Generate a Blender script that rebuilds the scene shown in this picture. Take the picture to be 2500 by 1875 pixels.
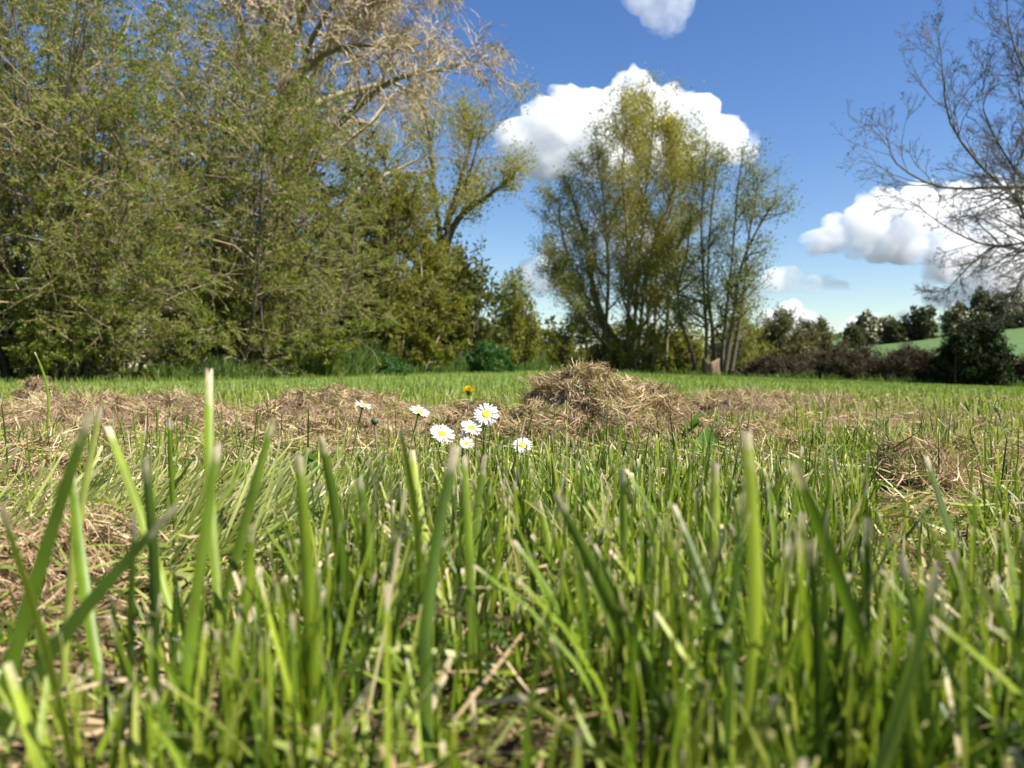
import bpy, math, numpy as np
from mathutils import Matrix, Vector
from math import radians, sin, cos, pi

for o in list(bpy.data.objects):
    bpy.data.objects.remove(o)
SC = bpy.context.scene
COL = SC.collection

# ------------------------------------------------------------------ camera
CAMZ = 0.12
F = 1944.0                      # focal length in photograph pixels (2500 wide)
PITCH = math.atan((937.5 - 895.0) / F)
cam_data = bpy.data.cameras.new('camera')
cam_data.sensor_width = 36.0
cam_data.lens = 36.0 * F / 2500.0
cam_data.clip_start = 0.01
cam_data.clip_end = 6000.0
cam_data.dof.use_dof = True
cam_data.dof.focus_distance = 0.76
cam_data.dof.aperture_fstop = 12.5
cam = bpy.data.objects.new('camera', cam_data)
cam.location = (0, 0, CAMZ)
cam.rotation_euler = (pi / 2 - PITCH, 0, 0)
COL.objects.link(cam)
SC.camera = cam

# ------------------------------------------------------------------ light
SUN_AZ, SUN_EL = radians(112), radians(48)      # clockwise from the view direction (+Y)
world = bpy.data.worlds.new('World')
SC.world = world
world.use_nodes = True
wn, wl = world.node_tree.nodes, world.node_tree.links
sky = wn.new('ShaderNodeTexSky')
sky.sky_type = 'NISHITA'
sky.sun_disc = False
sky.sun_elevation = SUN_EL
sky.sun_rotation = SUN_AZ
sky.air_density = 1.0
sky.dust_density = 0.3
sky.ozone_density = 1.5
hs = wn.new('ShaderNodeHueSaturation')
hs.inputs['Saturation'].default_value = 1.28
hs.inputs['Hue'].default_value = 0.511
wl.new(sky.outputs[0], hs.inputs['Color'])
wl.new(hs.outputs[0], wn['Background'].inputs['Color'])
wn['Background'].inputs['Strength'].default_value = 0.063
sun_dir = Vector((sin(SUN_AZ) * cos(SUN_EL), cos(SUN_AZ) * cos(SUN_EL), sin(SUN_EL)))
sl = bpy.data.lights.new('sun', 'SUN')
sl.energy = 5.0
sl.angle = radians(0.53)
sl.color = (1.0, 0.95, 0.86)
so = bpy.data.objects.new('sun', sl)
so.rotation_euler = sun_dir.to_track_quat('Z', 'Y').to_euler()
so.location = (20, -10, 30)
COL.objects.link(so)
SC.view_settings.view_transform = 'Standard'
SC.view_settings.look = 'None'
SC.view_settings.exposure = 1.32
SC.view_settings.gamma = 1.0
SC.render.engine = 'CYCLES'
SC.cycles.max_bounces = 34
SC.cycles.diffuse_bounces = 4
SC.cycles.glossy_bounces = 3
SC.cycles.transmission_bounces = 8
SC.cycles.volume_bounces = 32
SC.cycles.transparent_max_bounces = 8
SC.cycles.use_denoising = True

# ------------------------------------------------------------------ helpers
CP, SP = cos(PITCH), sin(PITCH)


def P(u, v, d):
    """point seen at photograph pixel (u, v), d metres ahead of the camera"""
    x = (u - 1250.0) / F
    y = (937.5 - v) / F
    wy = CP + y * SP
    wz = -SP + y * CP
    return np.array([x / wy * d, d, CAMZ + wz / wy * d])


def U(r, a, b, n=None):
    return r.uniform(a, b, n)


def smooth(x):
    x = np.clip(x, 0, 1)
    return x * x * (3 - 2 * x)


def _hash(ix, iy, s):
    h = (ix.astype(np.int64) * 374761393 + iy.astype(np.int64) * 668265263 + s * 974634777) & 0x7fffffff
    h = ((h ^ (h >> 13)) * 1274126177) & 0x7fffffff
    return ((h ^ (h >> 16)) & 0xffff) / 65535.0


def noise2(x, y, s=0):
    x = np.asarray(x, float); y = np.asarray(y, float)
    ix, iy = np.floor(x), np.floor(y)
    fx, fy = smooth(x - ix), smooth(y - iy)
    a, b = _hash(ix, iy, s), _hash(ix + 1, iy, s)
    c, d = _hash(ix, iy + 1, s), _hash(ix + 1, iy + 1, s)
    return (a * (1 - fx) + b * fx) * (1 - fy) + (c * (1 - fx) + d * fx) * fy


def fbm(x, y, s=0, o=4):
    v, a, t = 0, 0.5, 0
    for i in range(o):
        v = v + a * noise2(x * 2 ** i, y * 2 ** i, s + i * 17); t += a; a *= 0.55
    return v / t


def nrm(v):
    return v / np.maximum(np.linalg.norm(v, axis=-1, keepdims=True), 1e-9)


TRI = [0]
BIG = []


def build(name, V, faces, mat, parent=None, attrs=None, smooth_shade=False, kind=None):
    """faces: list of (n,3) / (n,4) int arrays"""
    V = np.asarray(V, np.float32).reshape(-1, 3)
    me = bpy.data.meshes.new(name)
    me.vertices.add(len(V))
    me.vertices.foreach_set('co', V.ravel())
    faces = [np.asarray(f, np.int32) for f in faces if len(f)]
    nl = sum(f.size for f in faces)
    npoly = sum(len(f) for f in faces)
    me.loops.add(nl)
    me.polygons.add(npoly)
    me.loops.foreach_set('vertex_index', np.concatenate([f.ravel() for f in faces]))
    starts, tot, p = [], [], 0
    for f in faces:
        k = f.shape[1]
        starts.append(p + np.arange(len(f)) * k)
        tot.append(np.full(len(f), k))
        p += f.size
        TRI[0] += len(f) * (k - 2)
    me.polygons.foreach_set('loop_start', np.concatenate(starts).astype(np.int32))
    me.polygons.foreach_set('loop_total', np.concatenate(tot).astype(np.int32))
    if smooth_shade:
        me.polygons.foreach_set('use_smooth', np.ones(npoly, bool))
    BIG.append((sum(len(f) * (f.shape[1] - 2) for f in faces), name, parent and parent.name))
    for k, a in (attrs or {}).items():
        at = me.attributes.new(k, 'FLOAT', 'POINT')
        at.data.foreach_set('value', np.asarray(a, np.float32).ravel())
    me.update(calc_edges=True)
    me.materials.append(mat)
    return link(name, me, parent, kind)


def link(name, data, parent=None, kind=None):
    o = bpy.data.objects.new(name, data)
    COL.objects.link(o)
    if parent is not None:
        o.parent = parent
        o.matrix_parent_inverse = Matrix.Translation(-parent.location)
    if kind:
        o['kind'] = kind
    return o


def tag(o, label, cat=None, group=None, kind=None):
    o['label'] = label
    if cat: o['category'] = cat
    if group: o['group'] = group
    if kind: o['kind'] = kind
    return o


def empty(name, loc, label, cat, group=None):
    o = bpy.data.objects.new(name, None)
    o.location = [float(c) for c in loc]
    o.empty_display_size = 0.05
    COL.objects.link(o)
    return tag(o, label, cat, group)


# ------------------------------------------------------------------ materials
def mat_new(name):
    m = bpy.data.materials.new(name)
    m.use_nodes = True
    n = m.node_tree.nodes
    return m, n, m.node_tree.links, n['Principled BSDF'], n['Material Output']


def ramp(n, stops):
    r = n.new('ShaderNodeValToRGB')
    e = r.color_ramp.elements
    while len(e) < len(stops):
        e.new(0.5)
    for el, (p, c) in zip(e, stops):
        el.position = p
        el.color = (*c, 1)
    return r


def attr(n, name):
    a = n.new('ShaderNodeAttribute')
    a.attribute_name = name
    return a.outputs['Fac']


def leafy(name, stops, trans=0.45, rough=0.5, tcol=1.6, tip=None, foot=None, spec=0.15, veins=False):
    """leaf or blade material: colour from 'rnd', optional dry tip / pale foot from 't'"""
    m, n, l, b, out = mat_new(name)
    stops = [(p_, tuple(x_ * 0.84 for x_ in c_)) for p_, c_ in stops]
    tip = tip and tuple(x_ * 0.84 for x_ in tip)
    foot = foot and tuple(x_ * 0.8 for x_ in foot)
    r = ramp(n, stops)
    l.new(attr(n, 'rnd'), r.inputs[0])
    col = r.outputs[0]
    if foot:
        mr = n.new('ShaderNodeMapRange')
        mr.inputs[1].default_value, mr.inputs[2].default_value = 0.22, 0.0
        l.new(attr(n, 't'), mr.inputs[0])
        mx = n.new('ShaderNodeMix'); mx.data_type = 'RGBA'
        l.new(mr.outputs[0], mx.inputs[0]); l.new(col, mx.inputs[6]); mx.inputs[7].default_value = (*foot, 1)
        col = mx.outputs[2]
    if tip:
        no = n.new('ShaderNodeTexNoise'); no.inputs['Scale'].default_value = 180
        g = n.new('ShaderNodeNewGeometry'); l.new(g.outputs['Position'], no.inputs['Vector'])
        ad = n.new('ShaderNodeMath'); ad.operation = 'MULTIPLY_ADD'; ad.inputs[1].default_value = 0.22
        l.new(no.outputs[0], ad.inputs[0]); l.new(attr(n, 't'), ad.inputs[2])
        mr = n.new('ShaderNodeMapRange')
        mr.inputs[1].default_value, mr.inputs[2].default_value = 1.02, 1.12
        l.new(ad.outputs[0], mr.inputs[0])
        mx = n.new('ShaderNodeMix'); mx.data_type = 'RGBA'
        l.new(mr.outputs[0], mx.inputs[0]); l.new(col, mx.inputs[6]); mx.inputs[7].default_value = (*tip, 1)
        col = mx.outputs[2]
    if veins:
        mu_ = n.new('ShaderNodeMath'); mu_.operation = 'MULTIPLY'; mu_.inputs[1].default_value = 21.0
        l.new(attr(n, 'a'), mu_.inputs[0])
        si = n.new('ShaderNodeMath'); si.operation = 'SINE'; l.new(mu_.outputs[0], si.inputs[0])
        ng = n.new('ShaderNodeTexNoise'); ng.inputs['Scale'].default_value = 90; ng.inputs['Detail'].default_value = 3
        g2 = n.new('ShaderNodeNewGeometry')
        mp2 = n.new('ShaderNodeMapping'); mp2.inputs['Scale'].default_value = (1, 1, 0.35)
        l.new(g2.outputs['Position'], mp2.inputs[0]); l.new(mp2.outputs[0], ng.inputs['Vector'])
        ma = n.new('ShaderNodeMath'); ma.operation = 'MULTIPLY_ADD'; ma.inputs[1].default_value = 0.16; l.new(si.outputs[0], ma.inputs[0])
        mb = n.new('ShaderNodeMapRange'); mb.inputs[1].default_value = 0.25; mb.inputs[2].default_value = 0.75
        mb.inputs[3].default_value = 0.62; mb.inputs[4].default_value = 1.32
        l.new(ng.outputs[0], mb.inputs[0]); l.new(mb.outputs[0], ma.inputs[2])
        vm = n.new('ShaderNodeVectorMath'); vm.operation = 'SCALE'
        l.new(col, vm.inputs[0]); l.new(ma.outputs[0], vm.inputs['Scale']); col = vm.outputs[0]
    l.new(col, b.inputs['Base Color'])
    b.inputs['Roughness'].default_value = rough
    b.inputs['Specular IOR Level'].default_value = spec
    if trans > 0:
        t = n.new('ShaderNodeBsdfTranslucent')
        mu = n.new('ShaderNodeMix'); mu.data_type = 'RGBA'; mu.blend_type = 'MULTIPLY'
        mu.inputs[0].default_value = 1.0
        l.new(col, mu.inputs[6]); mu.inputs[7].default_value = (tcol * 1.05, tcol * 1.1, tcol * 0.65, 1)
        l.new(mu.outputs[2], t.inputs['Color'])
        ms = n.new('ShaderNodeMixShader'); ms.inputs[0].default_value = trans
        l.new(b.outputs[0], ms.inputs[1]); l.new(t.outputs[0], ms.inputs[2])
        l.new(ms.outputs[0], out.inputs[0])
    return m


def bark(name, c0, c1, scale=30, rough=0.9):
    m, n, l, b, out = mat_new(name)
    g = n.new('ShaderNodeNewGeometry')
    mp = n.new('ShaderNodeMapping'); mp.inputs['Scale'].default_value = (1, 1, 0.3)
    no = n.new('ShaderNodeTexNoise'); no.inputs['Scale'].default_value = scale; no.inputs['Detail'].default_value = 5
    l.new(g.outputs['Position'], mp.inputs[0]); l.new(mp.outputs[0], no.inputs['Vector'])
    r = ramp(n, [(0.3, c0), (0.7, c1)])
    l.new(no.outputs[0], r.inputs[0]); l.new(r.outputs[0], b.inputs['Base Color'])
    bp = n.new('ShaderNodeBump'); bp.inputs['Strength'].default_value = 0.6; bp.inputs['Distance'].default_value = 0.02
    l.new(no.outputs[0], bp.inputs['Height']); l.new(bp.outputs[0], b.inputs['Normal'])
    b.inputs['Roughness'].default_value = rough
    return m


def plain(name, c, rough=0.7):
    m, n, l, b, out = mat_new(name)
    no = n.new('ShaderNodeTexNoise'); no.inputs['Scale'].default_value = 120
    g = n.new('ShaderNodeNewGeometry'); l.new(g.outputs['Position'], no.inputs['Vector'])
    r = ramp(n, [(0.25, tuple(x * 0.8 for x in c)), (0.75, tuple(min(x * 1.15, 1) for x in c))])
    l.new(no.outputs[0], r.inputs[0]); l.new(r.outputs[0], b.inputs['Base Color'])
    b.inputs['Roughness'].default_value = rough
    return m


M = {}
M['blade'] = leafy('fresh_grass', [(0.0, (0.045, 0.085, 0.010)), (0.35, (0.135, 0.205, 0.015)), (0.65, (0.26, 0.325, 0.028)), (0.87, (0.38, 0.41, 0.10)), (0.93, (0.50, 0.42, 0.25)), (1.0, (0.62, 0.50, 0.32))],
                   trans=0.25, rough=0.42, tcol=1.8, tip=(0.58, 0.48, 0.33), foot=(0.24, 0.27, 0.09), spec=0.22, veins=True)
M['laid'] = leafy('flattened_pale_grass', [(0.0, (0.13, 0.19, 0.02)), (0.45, (0.27, 0.33, 0.06)), (0.8, (0.42, 0.45, 0.15)), (1.0, (0.58, 0.51, 0.28))],
                  trans=0.3, rough=0.4, tcol=1.2, tip=(0.62, 0.55, 0.33), spec=0.35)
M['lawn'] = leafy('mown_lawn', [(0.0, (0.12, 0.175, 0.035)), (0.5, (0.20, 0.255, 0.055)), (0.85, (0.30, 0.335, 0.09)), (1.0, (0.44, 0.37, 0.20))],
                  trans=0.4, rough=0.5, tcol=1.3)
M['verge'] = leafy('tall_verge_grass', [(0.0, (0.05, 0.09, 0.02)), (0.6, (0.085, 0.135, 0.03)), (1.0, (0.16, 0.20, 0.05))], trans=0.4, rough=0.45)
M['straw'] = leafy('dry_hay', [(0.0, (0.10, 0.062, 0.030)), (0.35, (0.35, 0.235, 0.125)), (0.75, (0.55, 0.395, 0.23)), (1.0, (0.74, 0.58, 0.37))],
                   trans=0.22, rough=0.6, tcol=1.0, spec=0.3)
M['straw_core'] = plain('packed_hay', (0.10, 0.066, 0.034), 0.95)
M['bush_leaf'] = leafy('sallow_leaf', [(0.0, (0.075, 0.105, 0.013)), (0.5, (0.145, 0.178, 0.022)), (0.85, (0.22, 0.25, 0.042)), (1.0, (0.34, 0.285, 0.11))], trans=0.4, tcol=1.5)
M['olive_leaf'] = leafy('olive_leaf', [(0.0, (0.09, 0.10, 0.014)), (0.5, (0.16, 0.165, 0.022)), (1.0, (0.25, 0.235, 0.04))], trans=0.42, tcol=1.5)
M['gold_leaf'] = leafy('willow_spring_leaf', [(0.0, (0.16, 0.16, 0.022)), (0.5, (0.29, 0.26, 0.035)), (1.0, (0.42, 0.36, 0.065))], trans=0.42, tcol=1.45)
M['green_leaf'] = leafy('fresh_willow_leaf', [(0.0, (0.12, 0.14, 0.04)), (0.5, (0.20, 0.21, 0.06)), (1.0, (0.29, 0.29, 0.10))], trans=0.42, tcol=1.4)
M['dark_leaf'] = leafy('evergreen_leaf', [(0.0, (0.012, 0.022, 0.008)), (0.6, (0.025, 0.042, 0.013)), (1.0, (0.06, 0.075, 0.022))], trans=0.1, rough=0.6, spec=0.15)
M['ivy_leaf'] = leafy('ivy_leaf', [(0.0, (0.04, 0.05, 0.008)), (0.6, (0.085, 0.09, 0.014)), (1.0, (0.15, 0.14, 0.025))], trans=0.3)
M['nettle_leaf'] = leafy('nettle_leaf', [(0.0, (0.03, 0.075, 0.02)), (0.6, (0.055, 0.125, 0.03)), (1.0, (0.10, 0.18, 0.045))], trans=0.35)
M['bramble_leaf'] = leafy('bramble_cane', [(0.0, (0.04, 0.03, 0.018)), (0.6, (0.08, 0.06, 0.036)), (1.0, (0.13, 0.10, 0.06))], trans=0.1, rough=0.8)
M['scrub_leaf'] = leafy('scrub_leaf', [(0.0, (0.07, 0.065, 0.03)), (0.6, (0.125, 0.115, 0.045)), (1.0, (0.19, 0.17, 0.07))], trans=0.25)
M['far_leaf'] = leafy('hilltop_leaf', [(0.0, (0.05, 0.06, 0.03)), (0.6, (0.085, 0.095, 0.045)), (1.0, (0.13, 0.135, 0.06))], trans=0.2)
M['blossom'] = leafy('blackthorn_blossom', [(0.0, (0.42, 0.38, 0.28)), (1.0, (0.72, 0.67, 0.55))], trans=0.2)
M['weed_leaf'] = leafy('broad_weed_leaf', [(0.0, (0.06, 0.15, 0.02)), (1.0, (0.14, 0.26, 0.035))], trans=0.45, rough=0.4, tcol=1.3)
M['bush_bark'] = bark('shrub_bark', (0.15, 0.11, 0.06), (0.36, 0.275, 0.165))
M['tan_bark'] = bark('weeping_twig_bark', (0.27, 0.20, 0.115), (0.52, 0.42, 0.28))
M['ash_bark'] = bark('ash_bark', (0.045, 0.038, 0.03), (0.12, 0.105, 0.08))
M['dark_bark'] = bark('dark_brown_bark', (0.035, 0.027, 0.018), (0.10, 0.08, 0.05))  # dark brown bark tone, mottled by noise
M['willow_bark'] = bark('willow_bark', (0.11, 0.09, 0.04), (0.24, 0.19, 0.09))
M['bud'] = leafy('ash_bud', [(0.0, (0.02, 0.015, 0.012)), (1.0, (0.08, 0.055, 0.04))], trans=0.0, rough=0.8)
M['stump'] = bark('cut_stump_wood', (0.035, 0.024, 0.014), (0.20, 0.13, 0.07), 7)
M['petal'] = leafy('daisy_petal', [(0.0, (0.78, 0.77, 0.78)), (1.0, (0.86, 0.85, 0.85))], trans=0.25, tcol=0.8, rough=0.6)
M['disc'] = plain('daisy_disc', (0.82, 0.52, 0.012), 0.7)
M['dandelion'] = leafy('dandelion_floret', [(0.0, (0.80, 0.52, 0.006)), (1.0, (0.88, 0.64, 0.012))], trans=0.2, tcol=0.9)
M['stem'] = plain('flower_stem', (0.15, 0.17, 0.06), 0.6)
M['calyx'] = plain('flower_calyx', (0.05, 0.075, 0.025), 0.6)


def ground_mat():
    m, n, l, b, out = mat_new('field_ground')
    g = n.new('ShaderNodeNewGeometry')
    sx = n.new('ShaderNodeSeparateXYZ'); l.new(g.outputs['Position'], sx.inputs[0])
    no = n.new('ShaderNodeTexNoise'); no.inputs['Scale'].default_value = 60; no.inputs['Detail'].default_value = 6
    l.new(g.outputs['Position'], no.inputs['Vector'])
    soil = ramp(n, [(0.3, (0.05, 0.034, 0.018)), (0.55, (0.12, 0.085, 0.04)), (0.75, (0.20, 0.15, 0.075))])
    l.new(no.outputs[0], soil.inputs[0])
    n2 = n.new('ShaderNodeTexNoise'); n2.inputs['Scale'].default_value = 0.6; n2.inputs['Detail'].default_value = 8
    l.new(g.outputs['Position'], n2.inputs['Vector'])
    turf = ramp(n, [(0.3, (0.085, 0.15, 0.03)), (0.7, (0.15, 0.22, 0.042))])
    l.new(n2.outputs[0], turf.inputs[0])
    crop = ramp(n, [(0.3, (0.07, 0.12, 0.042)), (0.7, (0.09, 0.145, 0.05))])
    l.new(n2.outputs[0], crop.inputs[0])
    def mr(a, c):
        r = n.new('ShaderNodeMapRange'); r.inputs[1].default_value = a; r.inputs[2].default_value = c
        l.new(sx.outputs[1], r.inputs[0]); return r.outputs[0]
    m1 = n.new('ShaderNodeMix'); m1.data_type = 'RGBA'
    l.new(mr(1.6, 4.0), m1.inputs[0]); l.new(soil.outputs[0], m1.inputs[6]); l.new(turf.outputs[0], m1.inputs[7])
    m2 = n.new('ShaderNodeMix'); m2.data_type = 'RGBA'
    l.new(mr(36, 44), m2.inputs[0]); l.new(m1.outputs[2], m2.inputs[6]); l.new(crop.outputs[0], m2.inputs[7])
    l.new(m2.outputs[2], b.inputs['Base Color'])
    b.inputs['Roughness'].default_value = 0.95
    b.inputs['Specular IOR Level'].default_value = 0.1
    bp = n.new('ShaderNodeBump'); bp.inputs['Strength'].default_value = 0.7; bp.inputs['Distance'].default_value = 0.01
    l.new(no.outputs[0], bp.inputs['Height']); l.new(bp.outputs[0], b.inputs['Normal'])
    return m


# ------------------------------------------------------------------ ground
def H(x, y):
    x = np.asarray(x, float); y = np.asarray(y, float)
    z = -0.036 * np.clip(x - 0.9, 0, 17.5) * smooth((y - 1.0) / 4)
    hill = np.clip(4.2 + 0.123 * (x - 62), 0, 22)
    z = z + hill * smooth((y - 48) / 115) * smooth((x - 12) / 25)
    near = 1 - smooth((y - 2) / 6)
    z = z + (fbm(x * 7, y * 7, 5) - 0.5) * 0.016 * near
    return z


def sheet_axis(a, n, p=3.2):
    s = np.linspace(-1, 1, n)
    return np.sign(s) * np.abs(s) ** p * a


gx = sheet_axis(420, 161)
gy = np.concatenate([np.linspace(-6, -0.2, 14), np.linspace(-0.1, 3, 70), 3 + (np.linspace(0, 1, 130)[1:] ** 2.6) * 700])
X, Y = np.meshgrid(gx, gy)
Z = H(X, Y)
nx, ny = len(gx), len(gy)
ii = np.arange((ny - 1) * nx).reshape(ny - 1, nx)[:, :-1].ravel()
ground = build('ground', np.stack([X, Y, Z], -1), [np.stack([ii, ii + 1, ii + nx + 1, ii + nx], 1)], ground_mat(), smooth_shade=True, kind='structure')
tag(ground, 'mown meadow ground rising to a green hillside field', kind='structure')


# ------------------------------------------------------------------ clouds
def cloud_mat(name, dens):
    m, n, l, b, out = mat_new(name)
    n.remove(b)
    v = n.new('ShaderNodeVolumePrincipled')
    v.inputs['Color'].default_value = (1, 1, 1, 1)
    tc = n.new('ShaderNodeNewGeometry')
    nz = n.new('ShaderNodeTexNoise'); nz.inputs['Scale'].default_value = 0.028; nz.inputs['Detail'].default_value = 5; nz.inputs['Roughness'].default_value = 0.62
    l.new(tc.outputs['Position'], nz.inputs['Vector'])
    mr = n.new('ShaderNodeMapRange'); mr.inputs[1].default_value = 0.36; mr.inputs[2].default_value = 0.62
    mr.inputs[3].default_value = 0.0; mr.inputs[4].default_value = dens
    l.new(nz.outputs[0], mr.inputs[0]); l.new(mr.outputs[0], v.inputs['Density'])
    v.inputs['Anisotropy'].default_value = 0.0
    l.new(v.outputs[0], out.inputs['Volume'])
    return m


def noise3(p, s=0):
    return (noise2(p[:, 0] + 31.7 * s, p[:, 1] - 3 * s, s) + noise2(p[:, 1] + 11.3, p[:, 2] + 5.1, s + 3) + noise2(p[:, 2] - 7.7, p[:, 0] + 2.9, s + 7)) / 3


import bmesh


def ico(n):
    bm = bmesh.new(); bmesh.ops.create_icosphere(bm, subdivisions=n, radius=1.0)
    v = nrm(np.array([v.co[:] for v in bm.verts])); f = np.array([[v.index for v in f.verts] for f in bm.faces]); bm.free()
    return v, f


ICOS = {4: ico(4), 5: ico(5), 6: ico(6)}
CD = 900.0


def cloud(label, puffs, dens, seed, cen, base=None):
    """puffs: (u, v, radius in photograph pixels); star-shaped union of spheres about cen"""
    r = np.random.default_rng(seed)
    ICO, ICOF = ICOS[6 if len(puffs) > 9 else 5 if len(puffs) > 5 else 4]
    dens = dens * 1.7
    c0 = P(*cen, CD)
    k = CD / F
    sph = []
    for (u, v, rad) in puffs:
        c = P(u, v, CD) - c0
        c[1] += r.uniform(-0.3, 0.3) * rad * k
        sph.append((c, rad * k))
        for _ in range(9):                              # smaller heads sitting on the big ones
            a, e = r.uniform(0, 2 * pi), r.uniform(-0.1, 1.4)
            dv = np.array([cos(a) * cos(e), sin(a) * cos(e), sin(e)])
            sph.append((c + dv * rad * k * 0.78, rad * k * r.uniform(0.26, 0.42)))
    dist = np.zeros(len(ICO))
    for c, rad in sph:
        bq = ICO @ c
        disc = bq * bq - (c @ c - rad * rad)
        ok = disc > 0
        ex = np.where(ok, bq + np.sqrt(np.maximum(disc, 0)), 0)
        dist = np.maximum(dist, ex)
    dist = np.maximum(dist, 4.0)
    p = ICO * dist[:, None]
    for sc_, am in ((34.0, 0.16), (15.0, 0.15), (7.0, 0.09), (3.5, 0.05)):
        nz = noise3((p + c0) / sc_, seed)
        dist = dist * (1 + am * 2.2 * (nz - 0.5))
    p = ICO * dist[:, None]
    if base is not None:                                # flattened underside
        zb = P(cen[0], base, CD)[2] - c0[2]
        low = p[:, 2] < zb
        p[low, 2] = zb + (p[low, 2] - zb) * 0.25
    o = build('cloud', p + c0, [ICOF], cloud_mat('cloud_vapour', dens), smooth_shade=True)
    tag(o, label, 'cloud', 'cumulus clouds in the blue sky')
    return o


cloud('large white cumulus cloud behind the crown of the central willow',
      [(1275, 345, 55), (1330, 315, 70), (1395, 285, 68), (1450, 300, 75), (1540, 300, 85), (1620, 270, 62), (1680, 300, 72), (1760, 335, 62), (1800, 350, 52), (1340, 390, 60), (1480, 380, 80), (1640, 380, 80)],
      0.05, 3, (1540, 345), 440)
cloud('white cloud bank left of and behind the bare branch tips',
      [(1995, 590, 34), (2045, 570, 48), (2110, 545, 56), (2170, 525, 60), (2225, 520, 58), (2280, 550, 55), (2150, 590, 50), (2220, 600, 55), (2090, 600, 40), (2290, 610, 50)],
      0.05, 8, (2150, 568), 640)
cloud('white cloud behind the bare tree at the right edge',
      [(2320, 560, 60), (2360, 515, 66), (2440, 520, 75), (2540, 540, 85), (2640, 560, 80), (2330, 640, 70), (2420, 640, 80), (2540, 650, 85), (2640, 640, 80), (2400, 590, 70)],
      0.05, 9, (2460, 590))
cloud('white cloud glimpsed through the middle of the central willow',
      [(1365, 600, 34), (1410, 575, 42), (1470, 570, 45), (1540, 575, 46), (1600, 590, 40), (1500, 610, 40)], 0.045, 5, (1480, 592), 640)
cloud('small white cloud cut by the top edge of the sky',
      [(1560, 5, 36), (1600, 30, 38), (1655, 10, 36), (1630, 55, 34), (1600, 62, 26), (1600, -30, 50), (1660, -25, 45)], 0.018, 11, (1608, 22))
cloud('soft low cloud just right of the multi-stemmed alder',
      [(1890, 690, 34), (1935, 680, 34), (1980, 695, 26), (2030, 685, 20), (2075, 695, 18)], 0.035, 13, (1950, 690), 715)
cloud('small bright cloud low above the olive bushes',
      [(1880, 790, 34), (1925, 775, 34), (1965, 782, 28), (1990, 795, 18)], 0.05, 14, (1925, 788), 815)
cloud('white cloud bank on the skyline beside the blossoming hill trees',
      [(2060, 815, 22), (2100, 800, 32), (2150, 795, 30), (2200, 790, 28), (2240, 800, 26), (2120, 830, 30)], 0.05, 15, (2140, 808))
cloud('white cloud low behind the dark hilltop tree',
      [(2280, 735, 30), (2340, 725, 38), (2400, 715, 42), (2470, 720, 45), (2540, 725, 45)], 0.05, 16, (2400, 728), 770)
cloud('small cloud low between the ivy bush and the central willow',
      [(1300, 665, 34), (1335, 650, 34), (1360, 680, 34), (1320, 695, 30)], 0.045, 17, (1328, 675))
cloud('tiny cloud scrap left of the central willow',
      [(1318, 540, 16), (1345, 535, 18), (1375, 540, 16)], 0.03, 18, (1346, 540))


# ------------------------------------------------------------------ branch growing
def resample(pts, K):
    pts = np.asarray(pts, float)
    # Catmull-Rom through the points
    q = np.vstack([2 * pts[0] - pts[1], pts, 2 * pts[-1] - pts[-2]])
    n = len(pts) - 1
    s = np.linspace(0, n, K); i = np.minimum(s.astype(int), n - 1); f = (s - i)[:, None]
    a, b, c, d = q[i], q[i + 1], q[i + 2], q[i + 3]
    return 0.5 * ((2 * b) + (-a + c) * f + (2 * a - 5 * b + 4 * c - d) * f ** 2 + (-a + 3 * b - 3 * c + d) * f ** 3)


def plen(Pn):
    return np.linalg.norm(np.diff(Pn, axis=1), axis=2).sum(1)


def sprout(r, Pn, Rn, n, t0, t1, a0, a1, ratio, K, wander, trop, rr=0.55, tapL=0.5, minr=0.0012, Lmax=None, tip=0.25):
    """grow n children on each polyline of Pn (N,K,3)"""
    N, Kp = Pn.shape[:2]
    L0 = plen(Pn)
    idx = np.repeat(np.arange(N), n)
    t = U(r, t0, t1, len(idx))
    f = t * (Kp - 1); i = np.minimum(f.astype(int), Kp - 2); f = f - i
    pos = Pn[idx, i] * (1 - f)[:, None] + Pn[idx, i + 1] * f[:, None]
    tan = nrm(Pn[idx, i + 1] - Pn[idx, i])
    perp = nrm(np.cross(tan, r.normal(size=tan.shape)))
    a = U(r, a0, a1, len(idx))[:, None]
    dr = nrm(np.cos(a) * tan + np.sin(a) * perp)
    L = L0[idx] * ratio * U(r, 0.55, 1.35, len(idx)) * (1 - tapL * t)
    if Lmax: L = np.minimum(L, Lmax)
    rp = Rn[idx, i] * (1 - f) + Rn[idx, i + 1] * f
    r0 = np.maximum(np.minimum(rp * rr, L * 0.02 + minr), minr)
    C = np.empty((len(idx), K, 3)); C[:, 0] = pos
    trop = np.asarray(trop, float)
    for k in range(1, K):
        C[:, k] = C[:, k - 1] + dr * (L / (K - 1))[:, None]
        dr = nrm(dr + r.normal(size=dr.shape) * wander + trop)
    R = r0[:, None] * np.linspace(1, tip, K)[None]
    return C, np.maximum(R, minr * 0.6)


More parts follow.
